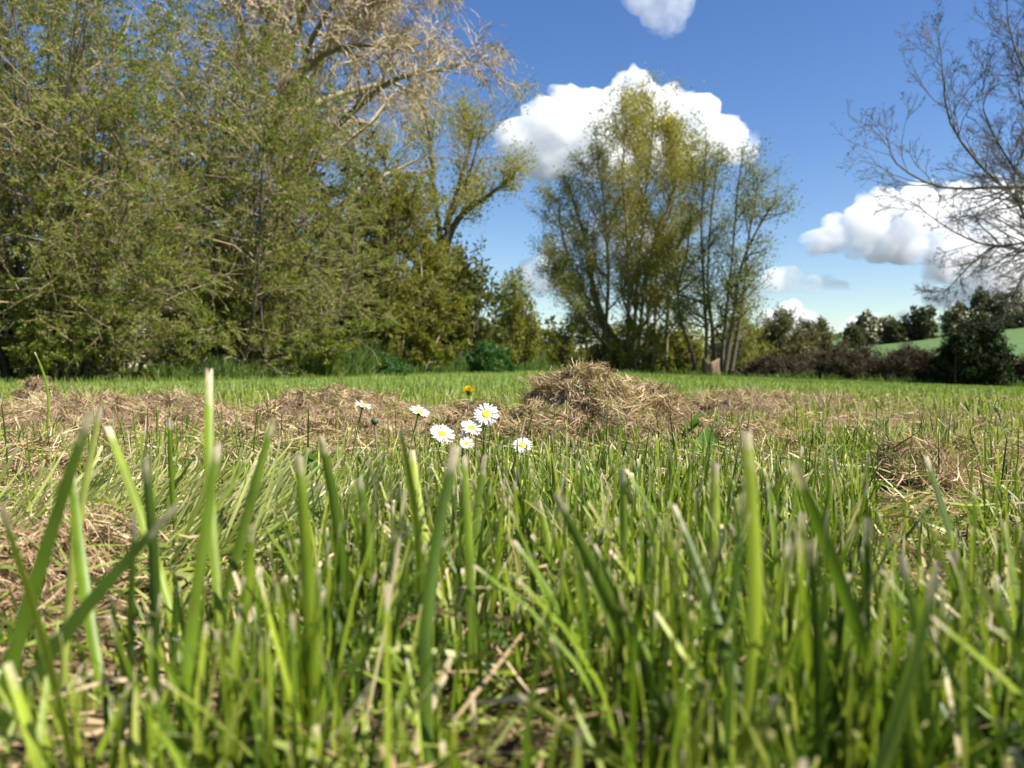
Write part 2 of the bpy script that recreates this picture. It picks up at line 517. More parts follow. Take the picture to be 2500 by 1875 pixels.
def tubes(Pn, Rn, S):
    N, K = Pn.shape[:2]
    tan = np.empty_like(Pn)
    tan[:, 1:-1] = Pn[:, 2:] - Pn[:, :-2]; tan[:, 0] = Pn[:, 1] - Pn[:, 0]; tan[:, -1] = Pn[:, -1] - Pn[:, -2]
    tan = nrm(tan)
    ref = np.where(np.abs(tan[:, :1, 2:3]) > 0.9, np.array([1., 0, 0]), np.array([0., 0, 1.]))
    u = nrm(np.cross(tan, np.broadcast_to(ref, tan.shape))); w = np.cross(tan, u)
    ang = np.arange(S) * 2 * pi / S
    V = Pn[:, :, None] + Rn[:, :, None, None] * (np.cos(ang)[:, None] * u[:, :, None] + np.sin(ang)[:, None] * w[:, :, None])
    base = (np.arange(N) * K * S)[:, None, None]
    k = np.arange(K - 1)[None, :, None] * S
    s = np.arange(S)[None, None]; s2 = (s + 1) % S
    Fq = np.stack(np.broadcast_arrays(base + k + s, base + k + s2, base + k + S + s2, base + k + S + s), -1).reshape(-1, 4)
    return V.reshape(-1, 3), Fq


def merge(parts):
    V, Fs, o = [], [], 0
    for v, f in parts:
        V.append(v); Fs.append(f + o); o += len(v)
    return np.vstack(V), Fs


def foliage(r, Pn, n, size, wd=0.45, t0=0.1, rndm=1.0, droop=0.0, shift=0.0, tri=False):
    N, Kp = Pn.shape[:2]
    idx = np.repeat(np.arange(N), n) if np.isscalar(n) and n >= 1 else np.where(r.random(N) < n)[0]
    t = U(r, t0, 1.0, len(idx))
    f = t * (Kp - 1); i = np.minimum(f.astype(int), Kp - 2); f = f - i
    pos = Pn[idx, i] * (1 - f)[:, None] + Pn[idx, i + 1] * f[:, None] + r.normal(size=(len(idx), 3)) * shift
    tan = nrm(Pn[idx, i + 1] - Pn[idx, i])
    d = nrm(tan * 0.6 + r.normal(size=tan.shape) * rndm + np.array([0, 0, -droop]))
    sd = nrm(np.cross(d, r.normal(size=d.shape)))
    up = np.cross(sd, d)
    l = (size * U(r, 0.6, 1.35, len(idx)))[:, None]
    a = pos; c = pos + d * l
    m = pos + d * l * 0.45 + up * l * 0.08
    b = m - sd * l * wd * 0.5; e = m + sd * l * wd * 0.5
    if tri:                                             # far leaves: one face each
        V = np.stack([b, c + d * l * 0.15, e], 1)
        rn = np.repeat(np.clip(r.normal(0.5, 0.22, len(idx)), 0, 1), 3)
        return V.reshape(-1, 3), np.arange(len(idx) * 3).reshape(-1, 3), rn
    V = np.stack([a, b, c, e], 1)
    rn = np.repeat(np.clip(r.normal(0.5, 0.22, len(idx)), 0, 1), 4)
    q = np.arange(len(idx) * 4).reshape(-1, 4)
    return V.reshape(-1, 3), q, rn


def crown(name, sets, mat, parent, kind=None):
    V, Q, R, o = [], [], [], 0
    for v, q, rn in sets:
        V.append(v); Q.append(q + o); R.append(rn); o += len(v)
    return build(name, np.vstack(V), [np.vstack(Q)], mat, parent, {'rnd': np.concatenate(R)}, kind=kind)


def limbs(list_pts, radii, K):
    A = np.stack([resample(p, K) for p in list_pts])
    R = np.stack([np.interp(np.linspace(0, 1, K), np.linspace(0, 1, len(r)), r) for r in radii])
    return A, R


def gz(p):
    return np.array([p[0], p[1], float(H(p[0], p[1]))])


def bush(name, label, cat, u0, u1, vtop, d, seed, stems=18, n1=9, n2=7, n3=0, leaf=0.05, nl=3, mat='bush_leaf', bk='bush_bark',
         group=None, deep=0.8, K1=4, r0=0.02, low=0.05, wd=0.5, extra=None, trop=0.06, minr=0.003, ratio=0.42, up=1.0, leafn=(0, 1, 1), spread=0.35, ang=(0.45, 1.15), pw=2.0):
    r = np.random.default_rng(seed)
    a, b = P(u0, 895, d), P(u1, 895, d)
    cx, W = (a[0] + b[0]) / 2, (b[0] - a[0]) / 2
    c = gz((cx, d))
    Hh = P((u0 + u1) / 2, vtop, d)[2] - c[2]
    pts, rad = [], []
    for i in range(stems):
        th = 2.39996 * i + r.uniform(-0.4, 0.4)
        sz = low + (1 - low) * (i + r.random()) / stems
        rr = math.sqrt(max(0.0, 1 - sz ** pw)) * math.sqrt(r.uniform(0.12, 1.0))
        tx, ty, tz = cx + W * 0.9 * rr * cos(th), d + W * deep * rr * sin(th), c[2] + Hh * 0.9 * sz
        bx, by = cx + W * spread * rr * cos(th) + r.normal() * 0.06 * W, d + W * deep * spread * rr * sin(th) + r.normal() * 0.06 * W
        bz = float(H(bx, by)) - 0.05
        m = np.array([bx * 0.6 + tx * 0.4, by * 0.6 + ty * 0.4, bz + (tz - bz) * (0.55 + 0.12 * up)])
        pts.append([(bx, by, bz), m + r.normal(size=3) * 0.10 * W, (tx, ty, tz)])
        rad.append([r0 * r.uniform(0.5, 1.2) * (0.5 + 0.5 * sz), r0 * 0.5 * (0.5 + 0.5 * sz), r0 * 0.2])
    root = empty(name, c, label, cat, group)
    A, RA = limbs(pts, rad, 8)
    parts = [tubes(A, RA, 5)]
    B, RB = sprout(r, A, RA, n1, 0.08, 1.0, *ang, ratio, K1, 0.16, (0, 0, trop), minr=minr)
    parts.append(tubes(B, RB, 3))
    C, RC = sprout(r, B, RB, n2, 0.15, 1.0, 0.4, 1.1, 0.5, 3, 0.2, (0, 0, trop), minr=minr * 0.7)
    if d < 17:
        parts.append(tubes(C, RC, 3))
    sets = []
    last = C
    if n3:
        D, RD = sprout(r, C, RC, n3, 0.2, 1.0, 0.4, 1.0, 0.6, 2, 0.2, (0, 0, trop), minr=minr * 0.5)
        parts.append(tubes(D, RD, 3)); last = D
        sets.append(foliage(r, C, max(1, nl), leaf, wd, tri=True))
    sets.append(foliage(r, last, nl, leaf, wd, tri=True))
    sets.append(foliage(r, B, max(1, nl), leaf, wd, t0=0.3, tri=True))
    V, Fs = merge(parts)
    if d < 10:
        v_, f_ = parts[0]
        build('stems', v_, [f_], M['dark_bark'], root, smooth_shade=True)
        V, Fs = merge(parts[1:])
    build('branchwork', V, [np.vstack(Fs)], M[bk], root, smooth_shade=True)
    crown('crown', sets, M[mat], root)
    if extra:
        crown('blossom', [foliage(r, last, extra[1] * 2 + 1, leaf * extra[2] * 0.7, 1.0, shift=0.35, tri=True)], M[extra[0]], root)
    return root


# ------------------------------------------------------------------ trees and bushes
# big sallow shrubs along the left
bush('willow_shrub', 'large leafy willow shrub filling the left edge, darkest at its foot', 'shrub', -400, 600, -250, 6.6, 21,
     stems=68, n1=15, n2=5, n3=3, leaf=0.027, nl=9, wd=0.6, r0=0.024, deep=0.7, low=0.02, minr=0.0042, ratio=0.40, trop=0.0, ang=(0.5, 1.5), spread=0.38, up=0.3, pw=5.0)
bush('willow_shrub', 'broad leafy willow shrub standing second from the left edge', 'shrub', 190, 960, -20, 8.6, 22,
     stems=62, n1=14, n2=5, n3=3, leaf=0.033, nl=8, wd=0.6, r0=0.026, deep=0.75, low=0.02, minr=0.0050, ratio=0.40, trop=0.0, ang=(0.5, 1.5), spread=0.38, up=0.3, pw=5.0)
bush('willow_shrub', 'yellowish green shrub between the willow shrubs and the ivy-covered bush', 'shrub', 760, 1140, 380, 13.0, 23,
     stems=42, n1=11, n2=6, n3=3, leaf=0.058, nl=7, wd=0.6, mat='olive_leaf', r0=0.035, minr=0.005, low=0.02, spread=0.6)
bush('willow_shrub', 'tall shaded willow shrub filling the gap behind the two left shrubs', 'shrub', -420, 760, -200, 10.2, 24,
     stems=44, n1=12, n2=6, leaf=0.07, nl=11, wd=0.6, bk='dark_bark', r0=0.03, minr=0.005, low=0.02, spread=0.7, ratio=0.4, pw=5.0)
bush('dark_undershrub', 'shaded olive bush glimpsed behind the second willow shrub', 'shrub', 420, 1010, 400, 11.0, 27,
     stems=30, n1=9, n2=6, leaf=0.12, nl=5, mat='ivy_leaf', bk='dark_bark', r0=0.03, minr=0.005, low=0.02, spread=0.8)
bush('ivy_bush', 'dense olive ivy-covered bush at the foot of the forked yellow-green tree', 'bush', 960, 1250, 590, 18.0, 25,
     stems=36, n1=11, n2=8, leaf=0.13, nl=4, mat='ivy_leaf', bk='dark_bark', r0=0.04, minr=0.008, low=0.02, spread=0.6)
bush('sapling_thicket', 'feathery upright sapling thicket right of the ivy-covered bush', 'thicket', 1170, 1335, 665, 24.0, 26,
     stems=34, n1=10, n2=7, leaf=0.12, nl=3, mat='olive_leaf', bk='willow_bark', r0=0.035, minr=0.007, low=0.05, trop=0.25, ang=(0.2, 0.6), spread=0.7)


def weeping_tree():
    r = np.random.default_rng(31)
    d = 12.5
    b = gz(P(690, 900, d))
    root = empty('weeping_tree', b, 'tall bare tree with tan hanging twigs behind the willow shrubs', 'tree')
    def q(u, v, dd=0):
        return P(u, v, d + dd)
    main = [[b, q(700, 500), q(690, 150), q(640, -250), q(660, -700)],
            [q(700, 480), q(600, 250), q(585, 50), q(540, -300)],
            [q(700, 420), q(820, 310, -.5), q(950, 200, -.8), q(1060, 175, -.9), q(1180, 145, -1)],
            [q(695, 330), q(800, 120, .6), q(900, -40, .8), q(1010, -180, 1)],
            [q(690, 150), q(780, -60, -.6), q(880, -230, -.8), q(1020, -340, -.9)],
            [q(700, 400), q(640, 200, -.8), q(660, 20, -1.2), q(720, -200, -1.5)],
            [q(690, 220), q(850, 60, -1), q(960, -10, -1.3), q(1040, -60, -1.4)],
            [q(690, 100), q(560, -120, .5), q(400, -260, .8), q(260, -330, 1)],
            [q(700, 300), q(760, 100, -1.4), q(850, -20, -1.8), q(940, 10, -2)],
            [q(690, 60), q(830, -90, .4), q(930, -110, .6), q(1020, -60, .7)],
            [q(690, 200), q(740, 30, 1.2), q(820, -60, 1.6), q(900, -30, 1.8)],
            [q(695, 250), q(780, 140, -1.8), q(900, 110, -2.2), q(1010, 130, -2.4)],
            [q(690, 480), q(760, 330, .9), q(880, 230, 1.3), q(1000, 250, 1.5)]]
    rad = [[.16, .13, .11, .08, .04], [.08, .06, .05, .03], [.07, .05, .04, .028, .01], [.08, .05, .04, .015], [.07, .05, .03, .012], [.06, .05, .04, .015], [.06, .045, .03, .012], [.07, .05, .03, .012], [.05, .04, .025, .01], [.05, .04, .025, .01], [.05, .04, .025, .01], [.05, .04, .025, .01], [.05, .035, .025, .01]]
    A, RA = limbs(main, rad, 12)
    v, f = tubes(A[:1], RA[:1], 8)
    build('trunk', v, [f], M['tan_bark'], root, smooth_shade=True)
    for k in range(1, len(main)):
        v, f = tubes(A[k:k + 1], RA[k:k + 1], 6)
        build('limb', v, [f], M['willow_bark'], root, smooth_shade=True)
    B, RB = sprout(r, A, RA, 22, 0.15, 1.0, 0.4, 1.3, 0.30, 4, 0.22, (0, 0, 0.0), minr=0.008)
    C, RC = sprout(r, B, RB, 8, 0.1, 1.0, 0.4, 1.2, 0.65, 3, 0.25, (0, 0, -0.3), minr=0.007, Lmax=1.2)
    D, RD = sprout(r, C, RC, 5, 0.15, 1.0, 0.3, 0.9, 0.9, 3, 0.22, (0, 0, -0.6), minr=0.006, Lmax=1.0)
    V, Fs = merge([tubes(B, RB, 4), tubes(C, RC, 3), tubes(D, RD, 3)])
    build('twigs', V, [np.vstack(Fs)], M['tan_bark'], root, smooth_shade=True)
    crown('crown', [foliage(r, D, 0.35, 0.05, 0.4)], M['olive_leaf'], root)


weeping_tree()


def forked_tree():
    r = np.random.default_rng(33)
    d = 20.0
    b = gz(P(1085, 900, d))
    root = empty('forked_tree', b, 'forked tree with hazy yellow-green leaf rising behind the ivy bush', 'tree')
    def q(u, v, dd=0):
        return P(u, v, d + dd)
    main = [[b, q(1080, 700), q(1090, 560), q(1130, 470), q(1165, 360), q(1180, 280)],
            [q(1085, 640), q(1115, 540, -.5), q(1190, 480, -.7), q(1255, 430, -.8)],
            [q(1080, 660), q(1010, 540, .5), q(950, 420, .6), q(910, 330, .7)],
            [q(1080, 600), q(1060, 470, -.6), q(1050, 340, -.8), q(1030, 250, -1)],
            [q(1085, 560), q(1120, 450, .7), q(1150, 340, .9), q(1130, 290, 1)],
            [q(1080, 640), q(980, 500, -1), q(880, 400, -1.4), q(830, 330, -1.6)],
            [q(1080, 690), q(980, 600, 1), q(870, 520, 1.4)]]
    rad = [[.13, .08, .055, .036, .022, .010], [.055, .08, .05, .02], [.08, .055, .035, .015], [.08, .055, .035, .015], [.07, .05, .03, .015], [.08, .05, .035, .015], [.07, .045, .015]]
    A, RA = limbs(main, rad, 12)
    v, f = tubes(A[:1], RA[:1], 8)
    build('trunk', v, [f], M['dark_bark'], root, smooth_shade=True)
    for k in range(1, len(main)):
        v, f = tubes(A[k:k + 1], RA[k:k + 1], 6)
        build('limb', v, [f], M['dark_bark'], root, smooth_shade=True)
    B, RB = sprout(r, A, RA, 20, 0.2, 1.0, 0.3, 1.0, 0.33, 5, 0.14, (0, 0, 0.14), minr=0.008)
    C, RC = sprout(r, B, RB, 9, 0.15, 1.0, 0.3, 0.9, 0.5, 5, 0.16, (0, 0, 0.10), minr=0.006)
    V, Fs = merge([tubes(B, RB, 4), tubes(C, RC, 3)])
    build('twigs', V, [np.vstack(Fs)], M['willow_bark'], root, smooth_shade=True)
    crown('crown', [foliage(r, C, 16, 0.085, 0.45, shift=0.16, tri=True), foliage(r, B, 4, 0.085, 0.45, t0=.3, tri=True)], M['gold_leaf'], root)


forked_tree()


def central_willow():
    r = np.random.default_rng(35)
    d = 32.0
    b = gz(P(1500, 900, d))
    root = empty('pollard_willow', b, 'tall central willow with yellow-green crown in front of the big cloud', 'tree')
    def q(u, v, dd=0):
        return P(u, v, d + dd)
    main = [[b, q(1500, 850), q(1470, 780), q(1445, 690), q(1432, 590), q(1405, 510), q(1390, 450)],
            [q(1548, 900), q(1550, 780), q(1560, 640), q(1575, 480), q(1590, 370), q(1595, 285)],
            [q(1575, 900), q(1585, 760, .6), q(1600, 620, .9), q(1640, 480, 1.2), q(1660, 390, 1.3)],
            [q(1530, 900), q(1535, 700, -.8), q(1530, 560, -1.2), q(1520, 420, -1.4), q(1530, 300, -1.5)],
            [q(1600, 900, 1), q(1600, 740, 1), q(1600, 560, 1.4), q(1560, 450, 1.8), q(1545, 340, 2)],
            [q(1500, 860), q(1450, 760, 1), q(1400, 660, 1.4), q(1370, 560, 1.6), q(1365, 470, 1.6)],
            [q(1625, 900, -1), q(1630, 770, -1), q(1640, 640, -1.3), q(1690, 520, -1.4), q(1700, 430, -1.4)],
            [q(1470, 900), q(1485, 700, -.5), q(1480, 560, -.9), q(1470, 460, -1), q(1455, 385, -1)],
            [q(1560, 900, 1), q(1572, 700, .3), q(1610, 560, .2), q(1650, 450, 0), q(1635, 340, 0)],
            [q(1500, 860), q(1430, 790, -1), q(1385, 720, -1.4), q(1350, 640, -1.4)]]
    rad = [[.40, .34, .15, .12, .09, .05, .02]] + [[.085, .07, .055, .04, .02]] * 9
    A, RA = limbs(main, rad, 14)
    for k in range(len(main)):
        v, f = tubes(A[k:k + 1], RA[k:k + 1], 7)
        build('trunk' if k == 0 else 'limb', v, [f], M['dark_bark' if k == 0 else 'willow_bark'], root, smooth_shade=True)
    B, RB = sprout(r, A[1:], RA[1:], 26, 0.12, 1.0, 0.3, 1.0, 0.27, 6, 0.12, (0, 0, 0.12), minr=0.014, tapL=0.4)
    B2, RB2 = sprout(r, A[:1], RA[:1], 18, 0.3, 1.0, 0.3, 0.9, 0.24, 6, 0.12, (0, 0, 0.10), minr=0.014, tapL=0.4)
    B = np.concatenate([B, B2]); RB = np.concatenate([RB, RB2])
    C, RC = sprout(r, B, RB, 9, 0.15, 1.0, 0.3, 0.9, 0.5, 5, 0.16, (0, 0, 0.05), minr=0.010)
    D, RD = sprout(r, C, RC, 4, 0.2, 1.0, 0.4, 1.2, 0.9, 2, 0.2, (0, 0, -0.10), minr=0.006)
    V, Fs = merge([tubes(B, RB, 4), tubes(C, RC, 3), tubes(D, RD, 3)])
    build('twigs', V, [np.vstack(Fs)], M['willow_bark'], root, smooth_shade=True)
    # sun painted into the crown: yellower leaf in the middle, duller green on flanks
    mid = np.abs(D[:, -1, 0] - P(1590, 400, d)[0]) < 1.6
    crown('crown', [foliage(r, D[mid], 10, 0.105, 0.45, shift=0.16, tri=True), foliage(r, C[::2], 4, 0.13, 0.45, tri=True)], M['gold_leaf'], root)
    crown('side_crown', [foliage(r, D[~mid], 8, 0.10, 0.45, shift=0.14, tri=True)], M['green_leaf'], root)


central_willow()


def alder():
    r = np.random.default_rng(37)
    d = 29.0
    b = gz(P(1740, 905, d))
    root = empty('multi_stemmed_alder', b, 'slender tree of several straight dark stems beside the cut stump', 'tree')
    def q(u, v, dd=0):
        return P(u, v, d + dd)
    main = [[q(1722, 905), q(1725, 830), q(1718, 700), q(1712, 560), q(1720, 420), q(1725, 330)],
            [q(1745, 905, .4), q(1738, 800, .4), q(1728, 690, .3), q(1735, 540, .2), q(1752, 380)],
            [q(1765, 905), q(1765, 850), q(1778, 720), q(1790, 600), q(1800, 470), q(1815, 370)],
            [q(1785, 905), q(1800, 820), q(1815, 720), q(1825, 600), q(1845, 480), q(1850, 420)],
            [q(1700, 905, 1), q(1685, 850, 1), q(1662, 780, 1), q(1655, 700, 1), q(1680, 600, 1), q(1690, 480, 1)],
            [q(1770, 905, -.5), q(1790, 780, -.6), q(1810, 650, -1), q(1860, 540, -1.2), q(1905, 480, -1.3)]]
    rad = [[.10, .07, .052, .042, .03, .015]] * 6
    A, RA = limbs(main, rad, 14)
    for k in range(len(main)):
        v, f = tubes(A[k:k + 1], RA[k:k + 1], 7)
        build('trunk', v, [f], M['dark_bark'], root, smooth_shade=True)
    B, RB = sprout(r, A, RA, 32, 0.2, 1.0, 0.5, 1.3, 0.21, 6, 0.12, (0, 0, 0.06), minr=0.012, tapL=0.45)
    C, RC = sprout(r, B, RB, 9, 0.15, 1.0, 0.4, 1.0, 0.5, 5, 0.16, (0, 0, 0.02), minr=0.009)
    V, Fs = merge([tubes(B, RB, 4), tubes(C, RC, 3)])
    build('twigs', V, [np.vstack(Fs)], M['dark_bark'], root, smooth_shade=True)
    crown('crown', [foliage(r, C, 12, 0.10, 0.5, shift=0.2, tri=True)], M['green_leaf'], root)


alder()


def stump():
    r = np.random.default_rng(39)
    d = 28.6
    c = gz(P(1736, 905, d))
    S, K = 20, 8
    z = np.linspace(-0.05, 0.56, K)
    ang = np.arange(S) / S * 2 * pi
    rr = 0.31 * (1 + 0.25 * np.exp(-z / 0.12))[:, None] * (1 + 0.10 * np.sin(ang * 3 + 1) + 0.06 * np.sin(ang * 7))[None]
    V = np.stack([c[0] + rr * np.cos(ang), c[1] + rr * np.sin(ang), c[2] + z[:, None] + 0 * rr + (z > 0.45)[:, None] * (0.10 * np.sin(ang * 2 + 2) + 0.05 * np.sin(ang * 9))], -1).reshape(-1, 3)
    k = np.arange(K - 1)[:, None] * S; s = np.arange(S)[None]; s2 = (s + 1) % S
    q = np.stack(np.broadcast_arrays(k + s, k + s2, k + S + s2, k + S + s), -1).reshape(-1, 4)
    V = np.vstack([V, c + (0, 0, 0.5)])
    top = (K - 1) * S
    t = np.stack([top + np.arange(S), top + (np.arange(S) + 1) % S, np.full(S, len(V) - 1)], 1)
    o = build('tree_stump', V, [q, t], M['stump'], smooth_shade=False)
    tag(o, 'pale sawn tree stump lit by the sun between the alder stems', 'stump')


stump()

for i, (u0, u1, vt) in enumerate([(-500, 40, 690), (-60, 480, 660), (400, 900, 690), (800, 1200, 720), (1120, 1420, 770), (1360, 1760, 790), (1680, 1960, 800)]):
    LB = ['behind the left willow shrub', 'behind the dark undergrowth', 'behind the second willow shrub', 'behind the yellowish shrub', 'behind the sapling thicket', 'behind the central willow', 'behind the stump'][i]
    bush('far_hedge_tree', 'dim far hedge tree ' + LB, 'tree', u0, u1, vt, 62 + 3 * (i % 3), 140 + i, stems=26, n1=7, n2=5, leaf=0.5, nl=5, mat='far_leaf', bk='dark_bark', r0=0.1, minr=0.02, low=0.02, spread=0.8, deep=0.3, group='far hedge behind the bushes')

# low growth under and beside the central trees
GB = 'bushes along the far edge of the meadow'
bush('shrub', 'olive bush under the left side of the central willow', 'bush', 1290, 1500, 785, 31, 41, stems=26, n1=8, n2=6, leaf=0.17, nl=3, spread=0.75, low=0.02, mat='olive_leaf', r0=0.05, minr=0.012, group=GB)
bush('shrub', 'dark olive bush at the foot of the central willow trunk', 'bush', 1440, 1640, 770, 30.5, 42, stems=26, n1=8, n2=6, leaf=0.17, nl=3, spread=0.75, low=0.02, mat='olive_leaf', r0=0.05, minr=0.012, group=GB)
bush('shrub', 'olive bush between the central willow and the alder stems', 'bush', 1590, 1740, 790, 31.5, 43, stems=26, n1=8, n2=6, leaf=0.17, nl=3, spread=0.75, low=0.02, mat='olive_leaf', r0=0.05, minr=0.012, group=GB)
bush('shrub', 'rounded olive bush behind the cut stump', 'bush', 1720, 1900, 745, 38, 44, stems=26, n1=8, n2=6, leaf=0.17, nl=3, spread=0.75, low=0.02, mat='olive_leaf', r0=0.05, minr=0.012, group=GB)
bush('shrub', 'brownish bush in the gap left of the central willow', 'bush', 1190, 1360, 775, 38, 45, stems=26, n1=8, n2=6, leaf=0.17, nl=3, spread=0.75, low=0.02, mat='olive_leaf', r0=0.05, minr=0.012, group=GB)
bush('shrub', 'dim twiggy bush right of the stump, its foot behind the brambles', 'bush', 1810, 1990, 750, 40, 46, stems=40, n1=9, n2=6, leaf=0.17, nl=7, spread=0.75, low=0.02, mat='scrub_leaf', r0=0.05, minr=0.014, group=GB)
bush('shrub', 'hazy rounded olive bush at the foot of the hillside field', 'bush', 1900, 2085, 780, 46, 47, stems=40, n1=9, n2=6, leaf=0.19, nl=7, spread=0.75, low=0.02, mat='scrub_leaf', r0=0.05, minr=0.018, group=GB)


def bramble(label, u0, u1, vtop, d, seed):
    return bush('bramble_thicket', label, 'brambles', u0, u1, vtop, d, seed, stems=70, n1=6, n2=4, leaf=0.20, nl=12, mat='bramble_leaf', bk='dark_bark',
                r0=0.015, minr=0.008, deep=0.45, low=0.02, spread=0.9, trop=-0.10, up=2.5, wd=0.16, group='bramble thickets along the meadow edge', ratio=0.55)


bramble('low brown bramble thicket beside the stump', 1790, 2020, 885, 30, 51)
bramble('brown bramble thicket between the stump and the evergreen bush', 1940, 2200, 858, 30, 52)
bramble('brown bramble thicket touching the left side of the evergreen bush', 2110, 2340, 858, 29, 53)
bramble('brown bramble thicket on the far right beyond the evergreen bush', 2420, 2680, 872, 29, 54)

bush('evergreen_bush', 'dark rounded evergreen bush in front of the hillside', 'bush', 2265, 2480, 785, 27.0, 55, stems=44, n1=10, n2=7, leaf=0.11, nl=14, wd=0.6, mat='dark_leaf', bk='dark_bark',
     r0=0.05, minr=0.010, low=0.02, spread=0.7)


def hilltree(label, u0, u1, vtop, d, seed, mat='far_leaf', extra=None, nl=5):
    return bush('hill_tree', label, 'tree', u0, u1, vtop, d, seed, stems=16, n1=6, n2=4, leaf=0.75, nl=nl + 2, mat=mat, bk='dark_bark', r0=0.12, minr=0.03, low=0.02,
                wd=0.7, group='trees along the hilltop', extra=extra)


hilltree('first dark tree at the low end of the hilltop row', 2050, 2110, 795, 150, 61)
hilltree('dark hilltop tree topped with pale blossom', 2075, 2150, 770, 152, 62, extra=('blossom', 2, 1.0))
hilltree('pale blossoming tree in the hilltop row', 2120, 2195, 775, 156, 63, extra=('blossom', 3, 1.0))
hilltree('narrow dark tree between blossom and the broad hilltop tree', 2160, 2215, 782, 150, 64)
hilltree('broad dark hilltop tree left of the evergreen bush', 2190, 2305, 742, 150, 65)
hilltree('blossom-flecked tree seen just above the evergreen bush', 2290, 2400, 745, 152, 66, extra=('blossom', 2, 1.0))
hilltree('tallest dark brown tree on the hilltop', 2350, 2450, 704, 152, 67)
hilltree('large pale blossoming tree on the hilltop at the right edge', 2410, 2540, 716, 152, 68, extra=('blossom', 4, 1.0))
hilltree('dark hedge tree at the right end of the hilltop row', 2480, 2640, 745, 150, 69)


def bare_ash():
    r = np.random.default_rng(71)
    d = 13.0
    b = gz(P(2850, 920, d))
    root = empty('bare_ash_tree', b, 'leafless tree whose dark branches reach in from the right edge', 'tree')
    def q(u, v, dd=0):
        return P(u, v, d + dd)
    main = [[b, q(2840, 700), q(2830, 500), q(2810, 250), q(2790, 0), q(2800, -300)],
            [q(2835, 560), q(2640, 560), q(2500, 510), q(2375, 420), q(2275, 300), q(2245, 170), q(2225, 90)],
            [q(2830, 520), q(2640, 500, .5), q(2500, 455, .6), q(2430, 400, .7), q(2350, 270, .8), q(2345, 150, .8)],
            [q(2835, 640), q(2640, 610, -.4), q(2500, 592, -.5), q(2380, 600, -.6), q(2270, 565, -.7), q(2150, 490, -.8)],
            [q(2830, 540), q(2640, 470, -.8), q(2460, 455, -1), q(2260, 458, -1.1), q(2130, 400, -1.2), q(2090, 330, -1.2)],
            [q(2835, 620), q(2620, 600, .4), q(2500, 625, .4), q(2440, 690, .4), q(2385, 775, .4)],
            [q(2825, 420), q(2640, 300, .5), q(2500, 215, .5), q(2420, 90, .5), q(2390, -40, .5)],
            [q(2825, 400), q(2660, 240, -.8), q(2560, 120, -1), q(2480, 20, -1), q(2440, -80, -1)],
            [q(2835, 600), q(2600, 640, -.9), q(2480, 560, -1.1), q(2420, 430, -1.2), q(2450, 330, -1.2)],
            [q(2815, 300), q(2640, 100, .6), q(2540, -60, .8), q(2500, -200, .8)],
            [q(2835, 630), q(2600, 650, .9), q(2420, 600, 1.1), q(2330, 640, 1.2), q(2240, 720, 1.2)],
            [q(2830, 480), q(2650, 380, 1), q(2520, 330, 1.2), q(2440, 220, 1.3), q(2460, 100, 1.3)]]
    rad = [[.26, .22, .2, .16, .1, .05]] + [[.05, .04, .031, .023, .016, .010, .005]] * 11
    main = [main[0]] + [[p + np.array([0.45 * k_ / (len(m_) - 1), 0, 0]) for k_, p in enumerate(m_)] for m_ in main[1:]]
    A, RA = limbs(main, rad, 16)
    for k in range(len(main)):
        v, f = tubes(A[k:k + 1], RA[k:k + 1], 8 if k == 0 else 6)
        build('trunk' if k == 0 else 'limb', v, [f], M['ash_bark'], root, smooth_shade=True)
    B, RB = sprout(r, A[1:], RA[1:], 28, 0.2, 1.0, 0.35, 0.9, 0.22, 5, 0.13, (0.02, 0, 0.07), minr=0.006, tapL=0.4)
    C, RC = sprout(r, B, RB, 6, 0.2, 1.0, 0.4, 0.95, 0.55, 4, 0.14, (0, 0, 0.10), minr=0.0045)
    D, RD = sprout(r, C, RC, 4, 0.2, 1.0, 0.4, 0.9, 0.6, 2, 0.12, (0, 0, 0.12), minr=0.0032)
    V, Fs = merge([tubes(B, RB, 4), tubes(C, RC, 3), tubes(D, RD, 3)])
    build('twigs', V, [np.vstack(Fs)], M['ash_bark'], root, smooth_shade=True)
    crown('buds', [foliage(r, D[:, -2:], 2, 0.020, 0.6, t0=.6, shift=.008), foliage(r, C[:, -2:], 1, 0.022, 0.6, t0=.6, shift=.012)], M['bud'], root)


bare_ash()


# ------------------------------------------------------------------ hay heaps
def ribbons(r, pos, d, L, W, K, curl, droop=0.0, up=None):
    """thin strips: pos (N,3) centres, d unit directions"""
    N = len(pos)
    s = np.linspace(-0.5, 0.5, K)
    side = nrm(np.cross(d, up if up is not None else r.normal(size=d.shape)))
    bend = nrm(np.cross(d, r.normal(size=d.shape)))
    c = pos[:, None] + d[:, None] * (L[:, None] * s)[..., None] + bend[:, None] * ((s ** 2 - 0.08)[None] * (curl * L)[:, None])[..., None]
    w = (W[:, None] * (1 - 0.55 * (2 * s) ** 4))[..., None] * 0.5
    V = np.stack([c - side[:, None] * w, c + side[:, None] * w], 2)
    b = (np.arange(N) * K * 2)[:, None]; k = np.arange(K - 1)[None] * 2
    q = np.stack(np.broadcast_arrays(b + k, b + k + 1, b + k + 3, b + k + 2), -1).reshape(-1, 4)
    rn = np.repeat(np.clip(r.normal(0.52, 0.24, N), 0, 1), K * 2)
    return V.reshape(-1, 3), q, rn


HEAPS = []


